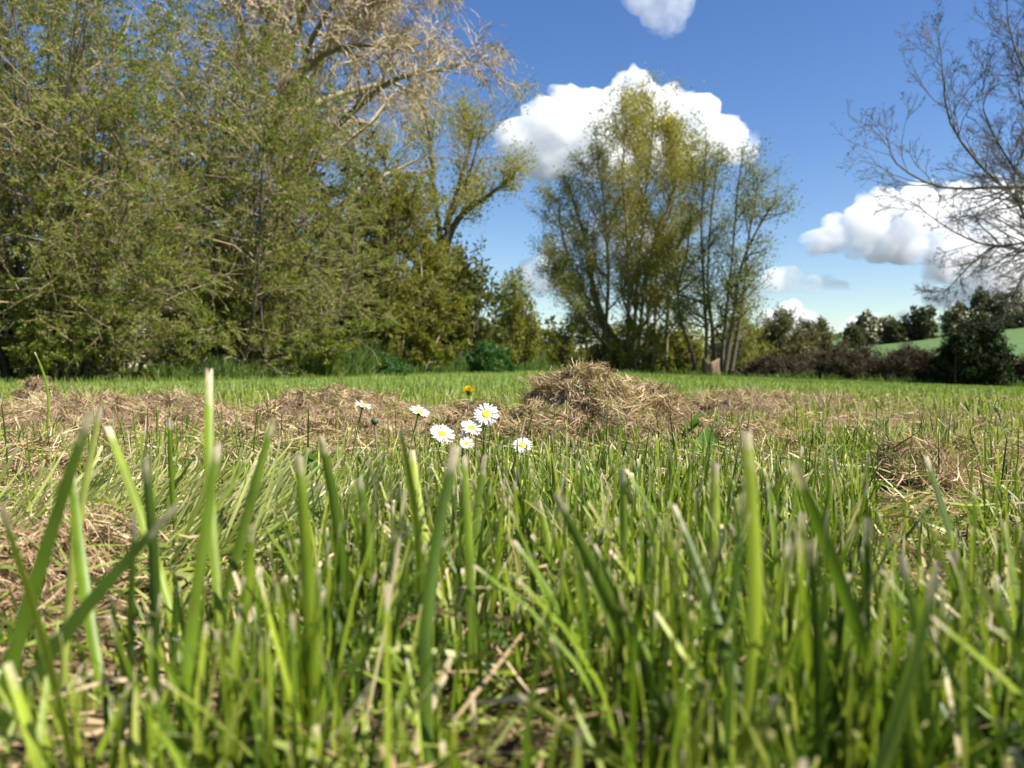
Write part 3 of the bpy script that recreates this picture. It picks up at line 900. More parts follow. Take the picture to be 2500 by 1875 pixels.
def heap(label, u0, u1, vtop, d, ry, n, seed, bumps=5.0, peak=0.8, L=(0.007, 0.027), Wd=(0.0007, 0.0017), skew=0.0, rough=1.0):
    r = np.random.default_rng(seed)
    a, b = P(u0, 895, d), P(u1, 895, d)
    cx, rx = (a[0] + b[0]) / 2, (b[0] - a[0]) / 2
    cy = d + ry * 0.3
    g = float(H(cx, cy))
    hz = P((u0 + u1) / 2, vtop, cy)[2] - g
    HEAPS.append((cx, cy, rx, ry))

    def surf(x, y):
        ex, ey = (x - cx) / rx, (y - cy) / ry
        q = np.clip(1 - (ex * ex + ey * ey), -0.3, 1)
        lump = fbm(x / (rx * 0.4) + seed, y / (rx * 0.4), seed) * 0.45 + (1 - 2 * np.abs(fbm(x / 0.05, y / 0.05, seed + 9, 3) - 0.5)) ** 2.5 * 0.35 + noise2(x / 0.022, y / 0.022, seed + 4) * 0.35 - 0.08
        prof = np.sign(q) * np.abs(q) ** peak * (1 - rough * 0.62 + rough * 1.1 * lump) * (1 + skew * ex)
        return H(x, y) + hz * prof * scl[0] - 0.004

    scl = [1.0]
    tx_, ty_ = np.meshgrid(np.linspace(-1, 1, 40) * rx + cx, np.linspace(-1, 1, 40) * ry + cy)
    scl[0] = hz / max(1e-4, float(np.max(surf(tx_, ty_) - H(tx_, ty_)) + 0.004))

    root = empty('hay_heap', (cx, cy, g), label, 'hay heap', 'heaps of dry mown hay on the grass')
    N = 40
    gx_, gy_ = np.meshgrid(np.linspace(-1.12, 1.12, N) * rx + cx, np.linspace(-1.12, 1.12, N) * ry + cy)
    gzv = surf(gx_, gy_)
    i = np.arange((N - 1) * N).reshape(N - 1, N)[:, :-1].ravel()
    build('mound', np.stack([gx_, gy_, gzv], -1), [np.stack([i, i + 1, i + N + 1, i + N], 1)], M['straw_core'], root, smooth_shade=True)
    th = U(r, 0, 2 * pi, n); rad = np.sqrt(U(r, 0, 1, n)) * 1.08
    x, y = cx + rx * rad * np.cos(th), cy + ry * rad * np.sin(th)
    z = surf(x, y) + U(r, -0.002, 0.006, n)
    e = 0.004
    dx, dy = (surf(x + e, y) - surf(x - e, y)) / (2 * e), (surf(x, y + e) - surf(x, y - e)) / (2 * e)
    yaw = noise2(x / 0.03, y / 0.03, seed) * 9 + r.normal(0, 0.7, n)
    d3 = np.stack([np.cos(yaw), np.sin(yaw), dx * np.cos(yaw) + dy * np.sin(yaw) + r.normal(0, 0.5, n)], 1)
    # half of the hay hangs together in ragged tufts
    nt = max(6, n // 90)
    j = r.integers(0, n, nt)
    tuft_of = r.integers(0, nt, n)
    inT = r.random(n) < 0.5
    ctr = np.stack([x[j], y[j], z[j] + U(r, 0.0, 0.007, nt)], 1)
    cd = r.normal(size=(nt, 3)) * np.array([1, 1, 0.55])
    pos = np.stack([x, y, z], 1)
    pos[inT] = ctr[tuft_of[inT]] + r.normal(size=(inT.sum(), 3)) * np.array([0.007, 0.007, 0.004])
    d3[inT] = nrm(cd)[tuft_of[inT]] + r.normal(size=(inT.sum(), 3)) * 0.38
    shade = np.where(inT, r.normal(0, 0.22, nt)[tuft_of], 0)
    Lr = U(r, *L, n) * np.where(r.random(n) < 0.06, 1.8, 1.0)
    V, q, rn = ribbons(r, pos, nrm(d3), Lr, U(r, *Wd, n), 3, U(r, -1.6, 1.6, n))
    rn = np.clip(rn + np.repeat(0.4 * (fbm(x / 0.05, y / 0.05, seed + 2, 2) - 0.5) + shade, 6), 0, 1)
    build('straw', V, [q], M['straw'], root, {'rnd': rn}, kind='stuff')
    g_ = r.integers(0, n, max(20, n // 22))
    V, q, rn = ribbons(r, pos[g_] + [0, 0, 0.003], nrm(d3[g_]), Lr[g_] * 1.4, U(r, 0.001, 0.0022, len(g_)), 3, U(r, -0.8, 0.8, len(g_)))
    build('green_clippings', V, [q], M['laid'], root, {'rnd': rn * 0.7, 't': np.full(len(V), 0.5)}, kind='stuff')
    return root


heap('tallest ragged heap of dry hay behind the daisies', 1278, 1630, 893, 1.25, 0.15, 14000, 101, peak=0.34, rough=0.72, skew=-0.15)
heap('lower shoulder of hay joined to the right of the tallest heap', 1480, 1730, 930, 1.27, 0.12, 6500, 102, peak=0.5)
heap('hay apron spread before the foot of the tallest heap', 1190, 1660, 985, 1.14, 0.14, 9500, 115, peak=0.6)
heap('low dark hay lump between the big daisy and the tallest heap', 1020, 1330, 980, 1.2, 0.12, 6000, 103)
heap('broad hay heap left of the dandelion, behind the leftmost daisy', 545, 1010, 946, 1.38, 0.40, 20000, 104, peak=0.6)
heap('long flat hay heap reaching the left edge, in front of the left willow shrub', -200, 530, 962, 1.42, 0.40, 22000, 105, peak=0.6)
heap('ragged hay wisps trailing right behind the tallest heap', 1660, 1960, 948, 1.75, 0.16, 5000, 116, peak=0.5)
heap('thin strip of hay across the lawn right of the tallest heap', 1650, 2140, 955, 2.25, 0.22, 6500, 106, peak=0.5, L=(0.02, 0.05))
heap('low hay lump with a dark hollow, before the thin hay strip', 1690, 1990, 1022, 1.05, 0.10, 5000, 107, peak=0.5)
heap('small fluffy hay clump in the grass near the right edge', 2150, 2385, 1095, 0.76, 0.055, 4200, 108, peak=0.5, L=(0.012, 0.04), Wd=(0.0005, 0.0011), rough=0.7)
heap('smallest hay tuft by the right edge, behind the fluffy clump', 2345, 2450, 1082, 0.88, 0.035, 1500, 109, peak=0.5, Wd=(0.0005, 0.0011))
heap('orange-brown hay pile low at the left edge among tall blades', -140, 320, 1285, 0.42, 0.075, 5200, 110, peak=0.6, L=(0.01, 0.035), Wd=(0.0005, 0.0012))
heap('small hay pile in the near grass right of the flattened tuft', 520, 720, 1290, 0.50, 0.035, 1500, 111, peak=0.6, Wd=(0.0005, 0.0012))
heap('hay pile at the left edge above the flattened tuft', -90, 190, 1075, 0.82, 0.06, 2400, 112, peak=0.6)
heap('flat hay patch in the grass just in front of the daisies', 990, 1290, 1195, 0.60, 0.035, 1400, 113, peak=0.5, Wd=(0.0005, 0.0012))
heap('wisp of hay standing up at the left edge before the willow shrub', 25, 135, 918, 1.75, 0.05, 900, 114, peak=0.5)


# ------------------------------------------------------------------ grass
def blades(r, base, hgt, wid, lean, az, curve, K, across, blunt):
    """base (N,3); lean radians from vertical at the foot; az heading; curve extra bend"""
    N = len(base)
    s = np.linspace(0, 1, K)
    seg = hgt[:, None] / (K - 1)
    ang = lean[:, None] + curve[:, None] * s[None, :-1]
    hd = np.stack([np.cos(az), np.sin(az)], 1)
    step = np.concatenate([hd[:, None] * (np.sin(ang) * seg)[..., None], (np.cos(ang) * seg)[..., None]], 2)
    C = np.concatenate([np.zeros((N, 1, 3)), np.cumsum(step, 1)], 1) + base[:, None]
    tan = nrm(np.gradient(C, axis=1))
    fa = az + r.normal(0, 0.9, N)
    side0 = np.stack([-np.sin(fa), np.cos(fa), np.zeros(N)], 1)[:, None]
    side = nrm(side0 - (side0 * tan).sum(-1, keepdims=True) * tan)
    up = np.cross(side, tan)
    prof = (0.72 + 0.28 * np.sin(np.clip(s * 1.5, 0, 1) * pi / 2))[None] * (1 - (1 - blunt)[:, None] * np.clip((s - 0.35) / 0.65, 0, 1)[None] ** 1.6)
    w = (wid[:, None] * prof * 0.5)[..., None]
    if across == 3:
        V = np.stack([C - side * w, C + up * w * 0.35, C + side * w], 2)
    else:
        V = np.stack([C - side * w, C + side * w], 2)
    A = across
    b = (np.arange(N) * K * A)[:, None, None]; k = np.arange(K - 1)[None, :, None] * A; c = np.arange(A - 1)[None, None]
    q = np.stack(np.broadcast_arrays(b + k + c, b + k + c + 1, b + k + A + c + 1, b + k + A + c), -1).reshape(-1, 4)
    t = np.broadcast_to(s[None, :, None], (N, K, A)).reshape(-1)
    a = np.broadcast_to(np.linspace(-1, 1, A)[None, None], (N, K, A)).reshape(-1)
    return V.reshape(-1, 3), q, t, a


def in_heap(x, y, k=1.0):
    m = np.zeros(len(x), bool)
    for cx, cy, rx, ry in HEAPS:
        m |= ((x - cx) / (rx * k)) ** 2 + ((y - cy) / (ry * k)) ** 2 < 1
    return m


def wedge(r, n, y0, y1, k=0.75, pad=0.15, p=1.0):
    y = y0 + (y1 - y0) * U(r, 0, 1, n) ** p
    w = k * y + pad
    return U(r, -1, 1, n) * w, y


grass = empty('grass', (0, 0.5, 0), 'fresh green grass blades with torn dry tips across the near ground', 'grass')
grass['kind'] = 'stuff'
r = np.random.default_rng(201)


def lay(name, x, y, hgt, wid, lean, az, curve, K, across, blunt, mat, rn, parent=grass, kind='stuff'):
    base = np.stack([x, y, H(x, y) - 0.003], 1)
    V, q, t, a = blades(r, base, hgt, wid, lean, az, curve, K, across, blunt)
    return build(name, V, [q], M[mat], parent, {'rnd': np.repeat(rn, K * across), 't': t, 'a': a}, smooth_shade=across == 3, kind=kind)


BAND = lambda x, y: (y > 0.86) & (y < np.where(x < 0.1, 2.1, 3.3)) & (fbm(x * 3.0, y * 5, 91, 3) < np.where(x < 0.1, 0.56, 0.47))
# near sward
n = 32000
x, y = wedge(r, n, 0.10, 1.25, p=0.62)
dens = fbm(x * 9, y * 9, 77, 3)
keep = (dens > 0.46) | (r.random(n) < 0.25)
keep &= ~in_heap(x, y, 0.8) | (r.random(n) < 0.05)
laidc = ((x + 0.205) / 0.10) ** 2 + ((y - 0.47) / 0.11) ** 2 < 1
keep &= ~laidc | (r.random(n) < 0.15)
keep &= ~BAND(x, y) | (r.random(n) < 0.12)
x, y = x[keep], y[keep]; n = len(x)
tall = np.clip(0.030 + 0.055 * fbm(x * 5, y * 5, 81, 3) * U(r, 0.5, 1.35, n), 0.015, 0.085)
cap = 0.12 - 0.062 * np.minimum(y, 1.0) ** 0.6
hgt = np.minimum(tall, np.maximum(cap, 0.03) * U(r, 0.75, 1.15, n))
hgt *= np.where(r.random(n) < 0.35, 0.55, 1.0)
hgt *= np.where((x > 0.02) & (y > 0.38) & (y < 0.8) & (r.random(n) < 0.4), 1.45, 1.0)
hgt *= np.where((y > 0.80) & (x < 0.42) & (r.random(n) < 0.85), 0.55, 1.0)
hgt = np.where(in_heap(x, y, 1.0) & (y > 0.9), np.maximum(hgt, 0.045), hgt)


def vcap(x, y, lo, hi):
    '''tallest a blade may stand before it would hide the hay and flowers behind it'''
    u = 1250 + x / y * F
    vm = np.interp(u, [0, 330, 360, 700, 760, 1000, 1300, 1700, 2120, 2160, 2390, 2420], [1480, 1480, 1340, 1320, 1130, 1085, 1080, 1070, 1100, 1240, 1240, 1120])
    return np.maximum(CAMZ - (vm + U(r, lo, hi, len(x)) - 895) / F * y, 0.012)


hgt = np.where(y < 0.8, np.minimum(hgt, vcap(x, y, 0, 200)), hgt)
lay('near_blades', x, y, hgt, U(r, 0.0010, 0.0030, n), np.abs(r.normal(0.12, 0.36, n)), U(r, 0, 2 * pi, n), r.normal(0.25, 0.6, n), 4, 3,
    np.where(r.random(n) < 0.5, U(r, 0.45, 0.9, n), U(r, 0.02, 0.25, n)), 'blade', np.clip(r.normal(0.45, 0.30, n), 0, 1))

# taller narrow blades standing through the sward
n = 15000
x, y = wedge(r, n, 0.17, 0.80, p=0.75)
keep = ~in_heap(x, y, 0.9) & (fbm(x * 14, y * 14, 70, 2) > 0.40)
keep &= ~(((x + 0.225) / 0.10) ** 2 + ((y - 0.47) / 0.11) ** 2 < 1) | (r.random(n) < 0.1)
x, y = x[keep], y[keep]; n = len(x)
hgt = np.minimum(U(r, 0.05, 0.095, n), vcap(x, y, -20, 260))
lay('tall_blades', x, y, hgt, U(r, 0.0011, 0.0029, n), np.abs(r.normal(0.05, 0.27, n)), U(r, 0, 2 * pi, n), r.normal(0.2, 0.45, n), 5, 3,
    np.where(r.random(n) < 0.45, U(r, 0.35, 0.8, n), U(r, 0.03, 0.25, n)), 'blade', np.clip(r.normal(0.38, 0.30, n), 0, 0.97))

# thin dark blades between the daisies and the hay
n = 650
x, y = wedge(r, n, 0.60, 1.15, p=1.0)
u = 1250 + x / y * F
hgt = np.clip(CAMZ - (U(r, 965, 1090, n) - 895) / F * y, 0.03, 0.095)
lay('thin_blades', x, y, hgt, U(r, 0.0010, 0.0021, n), np.abs(r.normal(0.03, 0.14, n)), U(r, 0, 2 * pi, n), r.normal(0.15, 0.3, n), 6, 3,
    U(r, 0.03, 0.5, n), 'blade', np.clip(r.normal(0.22, 0.22, n), 0, 1))

# low tangle of short cut green bits
n = 6500
x, y = wedge(r, n, 0.10, 1.3, p=0.7)
z = H(x, y) + U(r, 0.03, 1, n) ** 2 * 0.026
yaw = U(r, 0, 2 * pi, n)
d3 = nrm(np.stack([np.cos(yaw), np.sin(yaw), r.normal(0, 0.35, n)], 1))
V, q, rn = ribbons(r, np.stack([x, y, z], 1), d3, U(r, 0.012, 0.06, n), U(r, 0.0010, 0.0026, n), 4, U(r, -0.6, 0.6, n))
build('cut_blades', V, [q], M['laid'], grass, {'rnd': rn, 't': np.full(len(V), 0.5)}, kind='stuff')

# middle distance, between and behind the hay
n = 21000
x, y = wedge(r, n, 1.2, 3.6, p=0.85)
keep = ~in_heap(x, y, 0.85) | (r.random(n) < 0.05)
keep &= ~BAND(x, y) | (r.random(n) < 0.15)
x, y = x[keep], y[keep]; n = len(x)
lay('mid_blades', x, y, U(r, 0.022, 0.055, n) * (0.7 + 0.6 * fbm(x * 3, y * 3, 82, 3)), U(r, 0.0018, 0.0038, n), np.abs(r.normal(0.1, 0.3, n)), U(r, 0, 2 * pi, n), r.normal(0.2, 0.4, n), 3, 2,
    U(r, 0.1, 0.8, n), 'blade', np.clip(r.normal(0.5, 0.25, n), 0, 1))

# the same sward carries on beyond both edges of the picture and under the camera
n = 24000
y = U(r, -0.35, 3.6, n)
x = np.where(r.random(n) < 0.5, -1, 1) * (np.maximum(0.75 * y + 0.13, 0.10) + U(r, 0, 1.0, n) ** 1.3 * 0.9)
x = np.where(y < 0.1, U(r, -1, 1, n), x)
ok = (np.hypot(x, y) > 0.14)
x, y = x[ok], y[ok]; n = len(x)
lay('side_blades', x, y, np.minimum(U(r, 0.02, 0.06, n), np.where(y < 0.1, 0.045, 0.06)), U(r, 0.002, 0.0045, n), np.abs(r.normal(0.1, 0.3, n)), U(r, 0, 2 * pi, n), r.normal(0.2, 0.4, n), 3, 2,
    U(r, 0.1, 0.6, n), 'blade', np.clip(r.normal(0.45, 0.28, n), 0, 1))

# mown lawn out to the trees
n = 52000
x, y = wedge(r, n, 3.4, 38, k=0.85, pad=1.0, p=1.7)
wd = 0.0022 + 0.0011 * y
lay('lawn_blades', x, y, U(r, 0.025, 0.06, n) * (0.7 + 0.6 * fbm(x, y, 83, 3)), wd * U(r, 0.6, 1.3, n), np.abs(r.normal(0.1, 0.3, n)), U(r, 0, 2 * pi, n), r.normal(0.2, 0.3, n), 2, 2,
    U(r, 0.1, 0.5, n), 'lawn', np.clip(r.normal(0.45, 0.2, n) + 0.35 * (fbm(x * 0.6, y * 0.4, 84, 3) - 0.5), 0, 1))

# flattened pale tuft, left
n = 1300
tuft = empty('flattened_grass_tuft', np.array([-0.215, 0.51, 0.0]), 'pale flattened grass tuft combed to the right, left of the daisies', 'grass tuft')
th, rad = U(r, 0, 2 * pi, n), np.sqrt(U(r, 0, 1, n))
x, y = -0.225 + 0.125 * rad * np.cos(th), 0.51 + 0.11 * rad * np.sin(th)
ok = ~in_heap(x, y, 0.85); x, y = x[ok], y[ok]; n = len(x)
lay('combed_blades', x, y, U(r, 0.04, 0.085, n), U(r, 0.0014, 0.0032, n), np.clip(r.normal(0.80, 0.24, n), 0.2, 1.35), r.normal(0.40, 0.42, n), r.normal(0.15, 0.35, n), 5, 3,
    U(r, 0.2, 0.7, n), 'laid', np.clip(r.normal(0.5, 0.33, n), 0, 1), parent=tuft)

# straw litter lying in the grass
litter = empty('hay_litter', (0, 0.7, 0), 'loose dry hay scattered low among the grass blades', 'hay')
litter['kind'] = 'stuff'
n = 50000
x, y = wedge(r, n, 0.1, 3.3, p=0.75)
patch = fbm(x * 5, y * 5, 95, 3)
band = BAND(x, y)
keep = band | ((y < 1.1) & ((patch > 0.5) | (r.random(n) < 0.3))) | (r.random(n) < 0.1)
band = band[keep]
x, y = x[keep], y[keep]; n = len(x)
z = H(x, y) + U(r, 0.0, 0.012, n) + np.where(band, 0.030 * fbm(x * 18, y * 18, 97, 3) * U(r, 0.3, 1.0, n), 0)
yaw = U(r, 0, 2 * pi, n)
d3 = nrm(np.stack([np.cos(yaw), np.sin(yaw), r.normal(0, 0.3, n)], 1))
V, q, rn = ribbons(r, np.stack([x, y, z], 1), d3, U(r, 0.01, 0.05, n), U(r, 0.0006, 0.0018, n), 3, U(r, -0.7, 0.7, n))
build('straw', V, [q], M['straw'], litter, {'rnd': rn}, kind='stuff')

n = 6000
x, y = wedge(r, n, 0.1, 0.95, p=0.65)
keep = (fbm(x * 8, y * 8, 99, 3) > 0.48) | (r.random(n) < 0.35)
x, y = x[keep], y[keep]; n = len(x)
z = H(x, y) + U(r, 0.0, 1.0, n) ** 2.2 * 0.032
yaw = U(r, 0, 2 * pi, n)
d3 = nrm(np.stack([np.cos(yaw), np.sin(yaw), r.normal(0, 0.45, n)], 1))
V, q, rn = ribbons(r, np.stack([x, y, z], 1), d3, U(r, 0.008, 0.045, n), U(r, 0.0005, 0.0019, n), 4, U(r, -0.9, 0.9, n))
build('caught_straw', V, [q], M['straw'], litter, {'rnd': np.clip(rn + 0.18, 0, 1)}, kind='stuff')

# single large blades that stand out in front, tip -> lower point in (2212-wide) picture units, width, tone
HERO = [(195, 890, 20, 1480, 38, .1), (217, 880, 160, 1320, 24, .80), (0, 1090, 62, 1340, 40, .55), (232, 920, 300, 1130, 24, .5), (385, 1090, 60, 1540, 38, .05),
        (452, 800, 470, 1000, 24, .45), (470, 960, 430, 1300, 30, .3), (365, 900, 376, 1060, 14, .3), (590, 905, 500, 1250, 26, .25), (312, 985, 310, 1250, 34, .05),
        (290, 1110, 290, 1500, 34, .3), (645, 985, 690, 1640, 40, .45), (692, 940, 716, 1330, 28, .15), (775, 1030, 795, 1460, 28, .3), (863, 925, 872, 1200, 26, .5),
        (985, 965, 968, 1300, 32, .1), (1003, 985, 1012, 1240, 24, .4), (890, 975, 915, 1090, 24, .75), (1048, 985, 1035, 1280, 22, .2), (1200, 1070, 1385, 1440, 40, .2),
        (1165, 1085, 1212, 1300, 22, .5), (1345, 1010, 1352, 1300, 24, .55), (1455, 1090, 1500, 1250, 28, .1), (1612, 930, 1590, 1500, 40, .6), (1545, 1000, 1556, 1300, 28, .7),
        (1460, 1190, 1500, 1290, 24, .8), (1712, 995, 1830, 1330, 42, .15), (2000, 985, 2065, 1200, 22, .1), (2105, 1060, 2062, 1310, 28, .2), (2025, 1225, 1885, 1600, 42, .45),
        (1822, 1320, 1640, 1655, 38, .05), (2010, 1330, 2212, 1560, 38, .55), (975, 1420, 885, 1655, 28, .95), (1000, 1350, 1002, 1655, 22, .6), (400, 1490, 690, 1615, 22, .8),
        (1118, 1505, 1290, 1620, 34, .7), (155, 1010, 190, 1230, 26, .35), (545, 1130, 505, 1420, 28, .4), (905, 1210, 820, 1330, 22, .2), (1110, 1170, 1230, 1420, 24, .3),
        (1285, 1190, 1180, 1520, 24, .35), (1500, 1330, 1520, 1600, 26, .5), (1395, 1080, 1420, 1330, 22, .35), (1650, 1010, 1700, 1250, 20, .4), (1900, 1110, 1940, 1420, 24, .3),
        (1960, 1060, 1955, 1300, 18, .5), (2170, 1130, 2212, 1330, 24, .3), (2060, 1190, 2075, 1500, 30, .4), (1330, 1290, 1500, 1560, 26, .25), (740, 1170, 860, 1440, 24, .45),
        (570, 1330, 690, 1420, 20, .6), (80, 1360, 130, 1600, 34, .5), (240, 1290, 300, 1560, 32, .25), (1745, 1280, 1690, 1600, 28, .15), (2130, 1330, 2090, 1600, 30, .35),
        (1080, 1040, 1150, 1160, 14, .3), (1250, 1040, 1290, 1180, 14, .3), (1320, 960, 1330, 1120, 10, .3), (1480, 1000, 1440, 1150, 14, .15), (1185, 940, 1180, 1020, 8, .3),
        (960, 1060, 880, 1150, 14, .1), (75, 760, 80, 830, 7, .4), (715, 1100, 640, 1250, 16, .6), (835, 1090, 930, 1230, 18, .5)]
for (tu, tv, lu, lv, wpx, tone) in HERO:
    k = 2500 / 2212
    W = float(r.uniform(0.0032, 0.0046))
    wpx = wpx * 0.84
    dd = W * F / (wpx * k)
    tip, lowp = P(tu * k, tv * k, dd), P(lu * k, lv * k, dd * r.uniform(0.93, 1.02))
    dv = lowp - tip
    if dv[2] > -0.002: continue
    ft = tip + dv * (tip[2] / -dv[2])
    if tip[2] > 0.125: tip = tip + 0
    K = 9
    s = np.linspace(0, 1, K)
    bow = nrm(np.cross(tip - ft, [0, 1, 0.2])) * np.linalg.norm(tip - ft) * r.normal(0, 0.035)
    C = ft + (tip - ft) * s[:, None] + bow * (np.sin(s * pi))[:, None]
    tan = nrm(np.gradient(C, axis=0))
    yaw = r.uniform(-0.75, 0.75)
    tw = r.uniform(-0.4, 0.4)
    sd = np.stack([np.cos(yaw + tw * s), np.sin(yaw + tw * s), 0 * s], 1)
    sd = nrm(sd - (sd * tan).sum(1, keepdims=True) * tan)
    up = np.cross(sd, tan)
    bl = r.uniform(0.4, 0.75)
    w = (W * (0.75 + 0.25 * np.clip(s * 2, 0, 1)) * (1 - (1 - bl) * np.clip((s - 0.55) / 0.45, 0, 1) ** 1.8) * 0.5 * r.uniform(0.93, 1.07, K))[:, None]
    Vb = np.stack([C - sd * w, C - sd * w * 0.5 + up * w * 0.16, C + up * w * 0.3, C + sd * w * 0.5 + up * w * 0.16, C + sd * w], 1).reshape(-1, 3)
    Vb[-5:] += tan[-1] * (np.array([0.2, -0.6, 0.9, -0.2, 0.5]) * r.uniform(-1, 1, 5) * 0.0022)[:, None]
    kk = np.arange(K - 1)[:, None] * 5; c = np.arange(4)[None]
    q = np.stack(np.broadcast_arrays(kk + c, kk + c + 1, kk + 6 + c, kk + 5 + c), -1).reshape(-1, 4)
    build('grass_blade', Vb, [q], M['blade'], grass, {'rnd': np.full(len(Vb), tone), 't': np.repeat(s, 5), 'a': np.tile(np.linspace(-1, 1, 5), K)}, smooth_shade=True)

# tall verge under the left bushes
n = 8000
verge = empty('verge_grass', (-3, 9, 0), 'strip of long dark green grass along the foot of the bushes', 'grass')
verge['kind'] = 'stuff'
u = np.where(r.random(n) < 0.7, U(r, 380, 1330, n), U(r, 1300, 2520, n))
dfn = np.interp(u, [-200, 300, 600, 900, 1150, 1330, 1480, 2520], [5.0, 5.6, 7.0, 9.5, 15, 21, 28, 26]) + np.abs(r.normal(0, 0.5, n)) + 0.3
x = (u - 1250) / F * dfn; y = dfn
hh = np.where(u < 1330, 0.10 + 0.020 * dfn, 0.30)
lay('long_blades', x, y, hh * U(r, 0.4, 1.2, n) * (0.15 + 1.9 * fbm(x * 1.1, y * 1.1, 86, 3) ** 1.8), 0.003 + 0.0009 * dfn, np.abs(r.normal(0.15, 0.3, n)), U(r, 0, 2 * pi, n), r.normal(0.4, 0.5, n), 4, 2,
    U(r, 0.05, 0.3, n), 'verge', np.clip(r.normal(0.5, 0.25, n), 0, 1), parent=verge)


def nettle(label, u0, u1, vtop, d, seed):
    bush('nettle_patch', label, 'nettles', u0, u1, vtop, d, seed, stems=40, n1=6, n2=3, leaf=0.07 * d / 14, nl=5, mat='nettle_leaf', bk='calyx_bark', r0=0.006, minr=0.003,
         low=0.2, spread=0.95, wd=0.5, group='nettle patches at the bush foot', trop=0.1)


M['calyx_bark'] = M['calyx']
nettle('blue-green nettle patch at the foot of the ivy-covered bush', 1120, 1265, 842, 15.5, 121)
nettle('low nettle patch in front of the yellowish shrub', 840, 1010, 868, 10.5, 122)

# ------------------------------------------------------------------ flowers
PET = None


def petal_mesh():
    K = 5
    s = np.linspace(0, 1, K)
    w = np.array([0.35, 0.75, 1.0, 0.95, 0.35]) * 0.5
    z = 0.10 * np.sin(s * pi * 0.8)
    V = np.stack([np.stack([s, -w, z + 0.06 * w], 1), np.stack([s, 0 * w, z], 1), np.stack([s, w, z + 0.06 * w], 1)], 1).reshape(-1, 3)
    k = np.arange(K - 1)[:, None] * 3; c = np.arange(2)[None]
    q = np.stack(np.broadcast_arrays(k + c, k + c + 1, k + 4 + c, k + 3 + c), -1).reshape(-1, 4)
    o = build('petal', V, [q], M['petal'], None, {'rnd': np.full(len(V), 0.6)}, smooth_shade=True)
    me = o.data
    bpy.data.objects.remove(o)
    return me


def lathe(name, prof, S, mat, parent, Mx):
    prof = np.array(prof, float)
    K = len(prof)
    ang = np.arange(S) / S * 2 * pi
    V = np.stack([prof[:, :1] * np.cos(ang), prof[:, :1] * np.sin(ang), prof[:, 1:] + 0 * ang], -1).reshape(-1, 3)
    k = np.arange(K - 1)[:, None] * S; s = np.arange(S)[None]; s2 = (s + 1) % S
    q = np.stack(np.broadcast_arrays(k + s, k + s2, k + S + s2, k + S + s), -1).reshape(-1, 4)
    A = np.array(Mx)
    V = V @ A[:3, :3].T + A[:3, 3]
    return build(name, V, [q], mat, parent, smooth_shade=True)


PET = petal_mesh()


def frame_to(n_, c):
    n_ = Vector(n_).normalized()
    return Matrix.Translation(Vector([float(a) for a in c])) @ n_.to_track_quat('Z', 'Y').to_matrix().to_4x4()


def daisy(label, u, v, diam, normal, d, foot, seed, cup=0.12, npet=30, missing=0.04):
    r = np.random.default_rng(seed)
    c = P(u, v, d)
    R = diam / 2 / F * d
    fx = c + np.array([foot[0], foot[1], 0]); fx[2] = H(fx[0], fx[1]) - 0.003
    root = empty('daisy', fx, label, 'daisy', 'daisies in the grass')
    Mx = frame_to(normal, c)
    nv = np.array(Vector(normal).normalized())
    under = c - nv * R * 0.22
    path = resample([fx, fx * 0.5 + under * 0.5 + r.normal(size=3) * 0.0015 - nv * 0.002, under - nv * R * 0.35, under], 12)
    vv, ff = tubes(path[None], np.full((1, 12), 0.00075), 6)
    build('stem', vv, [ff], M['stem'], root, smooth_shade=True)
    lathe('calyx', [(0.0007, -R * 0.42), (R * 0.16, -R * 0.34), (R * 0.30, -R * 0.16), (R * 0.34, 0.0)], 12, M['calyx'], root, Mx)
    lathe('disc', [(R * 0.35, -R * 0.02), (R * 0.34, R * 0.07), (R * 0.27, R * 0.135), (R * 0.15, R * 0.17), (1e-5, R * 0.18)], 16, M['disc'], root, Mx)
    for layer in range(2):
        for i in range(npet // 2):
            if r.random() < missing: continue
            a = 2 * pi * (i + 0.5 * layer + r.uniform(-0.2, 0.2)) / (npet // 2)
            tilt = cup + r.normal(0, 0.15) - 0.10 * layer
            L = R * 0.74 * r.uniform(0.9, 1.06)
            m = Mx @ Matrix.Rotation(a, 4, 'Z') @ Matrix.Translation((R * 0.27, 0, R * 0.015 * layer)) @ Matrix.Rotation(-tilt, 4, 'Y') @ Matrix.Diagonal((L, R * 0.185 * r.uniform(0.85, 1.15), L * 0.6, 1))
            o = bpy.data.objects.new('petal', PET)
            COL.objects.link(o)
            o.parent = root
            o.matrix_local = Matrix.Translation(-Vector(root.location)) @ m
    return root


D0 = 0.70
daisy('largest daisy, facing the camera before the low dark hay lump', 1187, 1012, 64, (0.05, -0.78, 0.62), D0, (-0.004, 0.01), 301, npet=36)
daisy('daisy just below and left of the largest daisy', 1151, 1045, 55, (0.30, -0.50, 0.80), D0 - .01, (-0.004, 0.006), 302, npet=34)
daisy('second largest daisy, lowest on the left of the cluster', 1080, 1060, 62, (0.28, -0.58, 0.76), D0 - .02, (-0.012, 0.004), 303, npet=36)
daisy('half-closed pale daisy overlapped by the one beneath it', 1131, 1067, 30, (0.1, -0.45, 0.9), D0 + .01, (0.0, 0.006), 304, cup=1.0, npet=26)
daisy('small daisy tucked lowest in the middle of the cluster', 1139, 1083, 38, (0.15, -0.72, 0.65), D0 - .03, (0.0, 0.006), 305, cup=0.35, npet=26)
daisy('tilted daisy on the upper left of the cluster, seen edge-on', 1024, 1006, 52, (0.34, -0.30, 0.88), D0 + .02, (-0.018, 0.004), 306, npet=32, cup=0.2)
daisy('leftmost daisy, alone on a long dark slanting stem', 886, 991, 44, (0.30, -0.16, 0.92), D0 + .03, (-0.020, 0.01), 307, npet=30, cup=0.15)
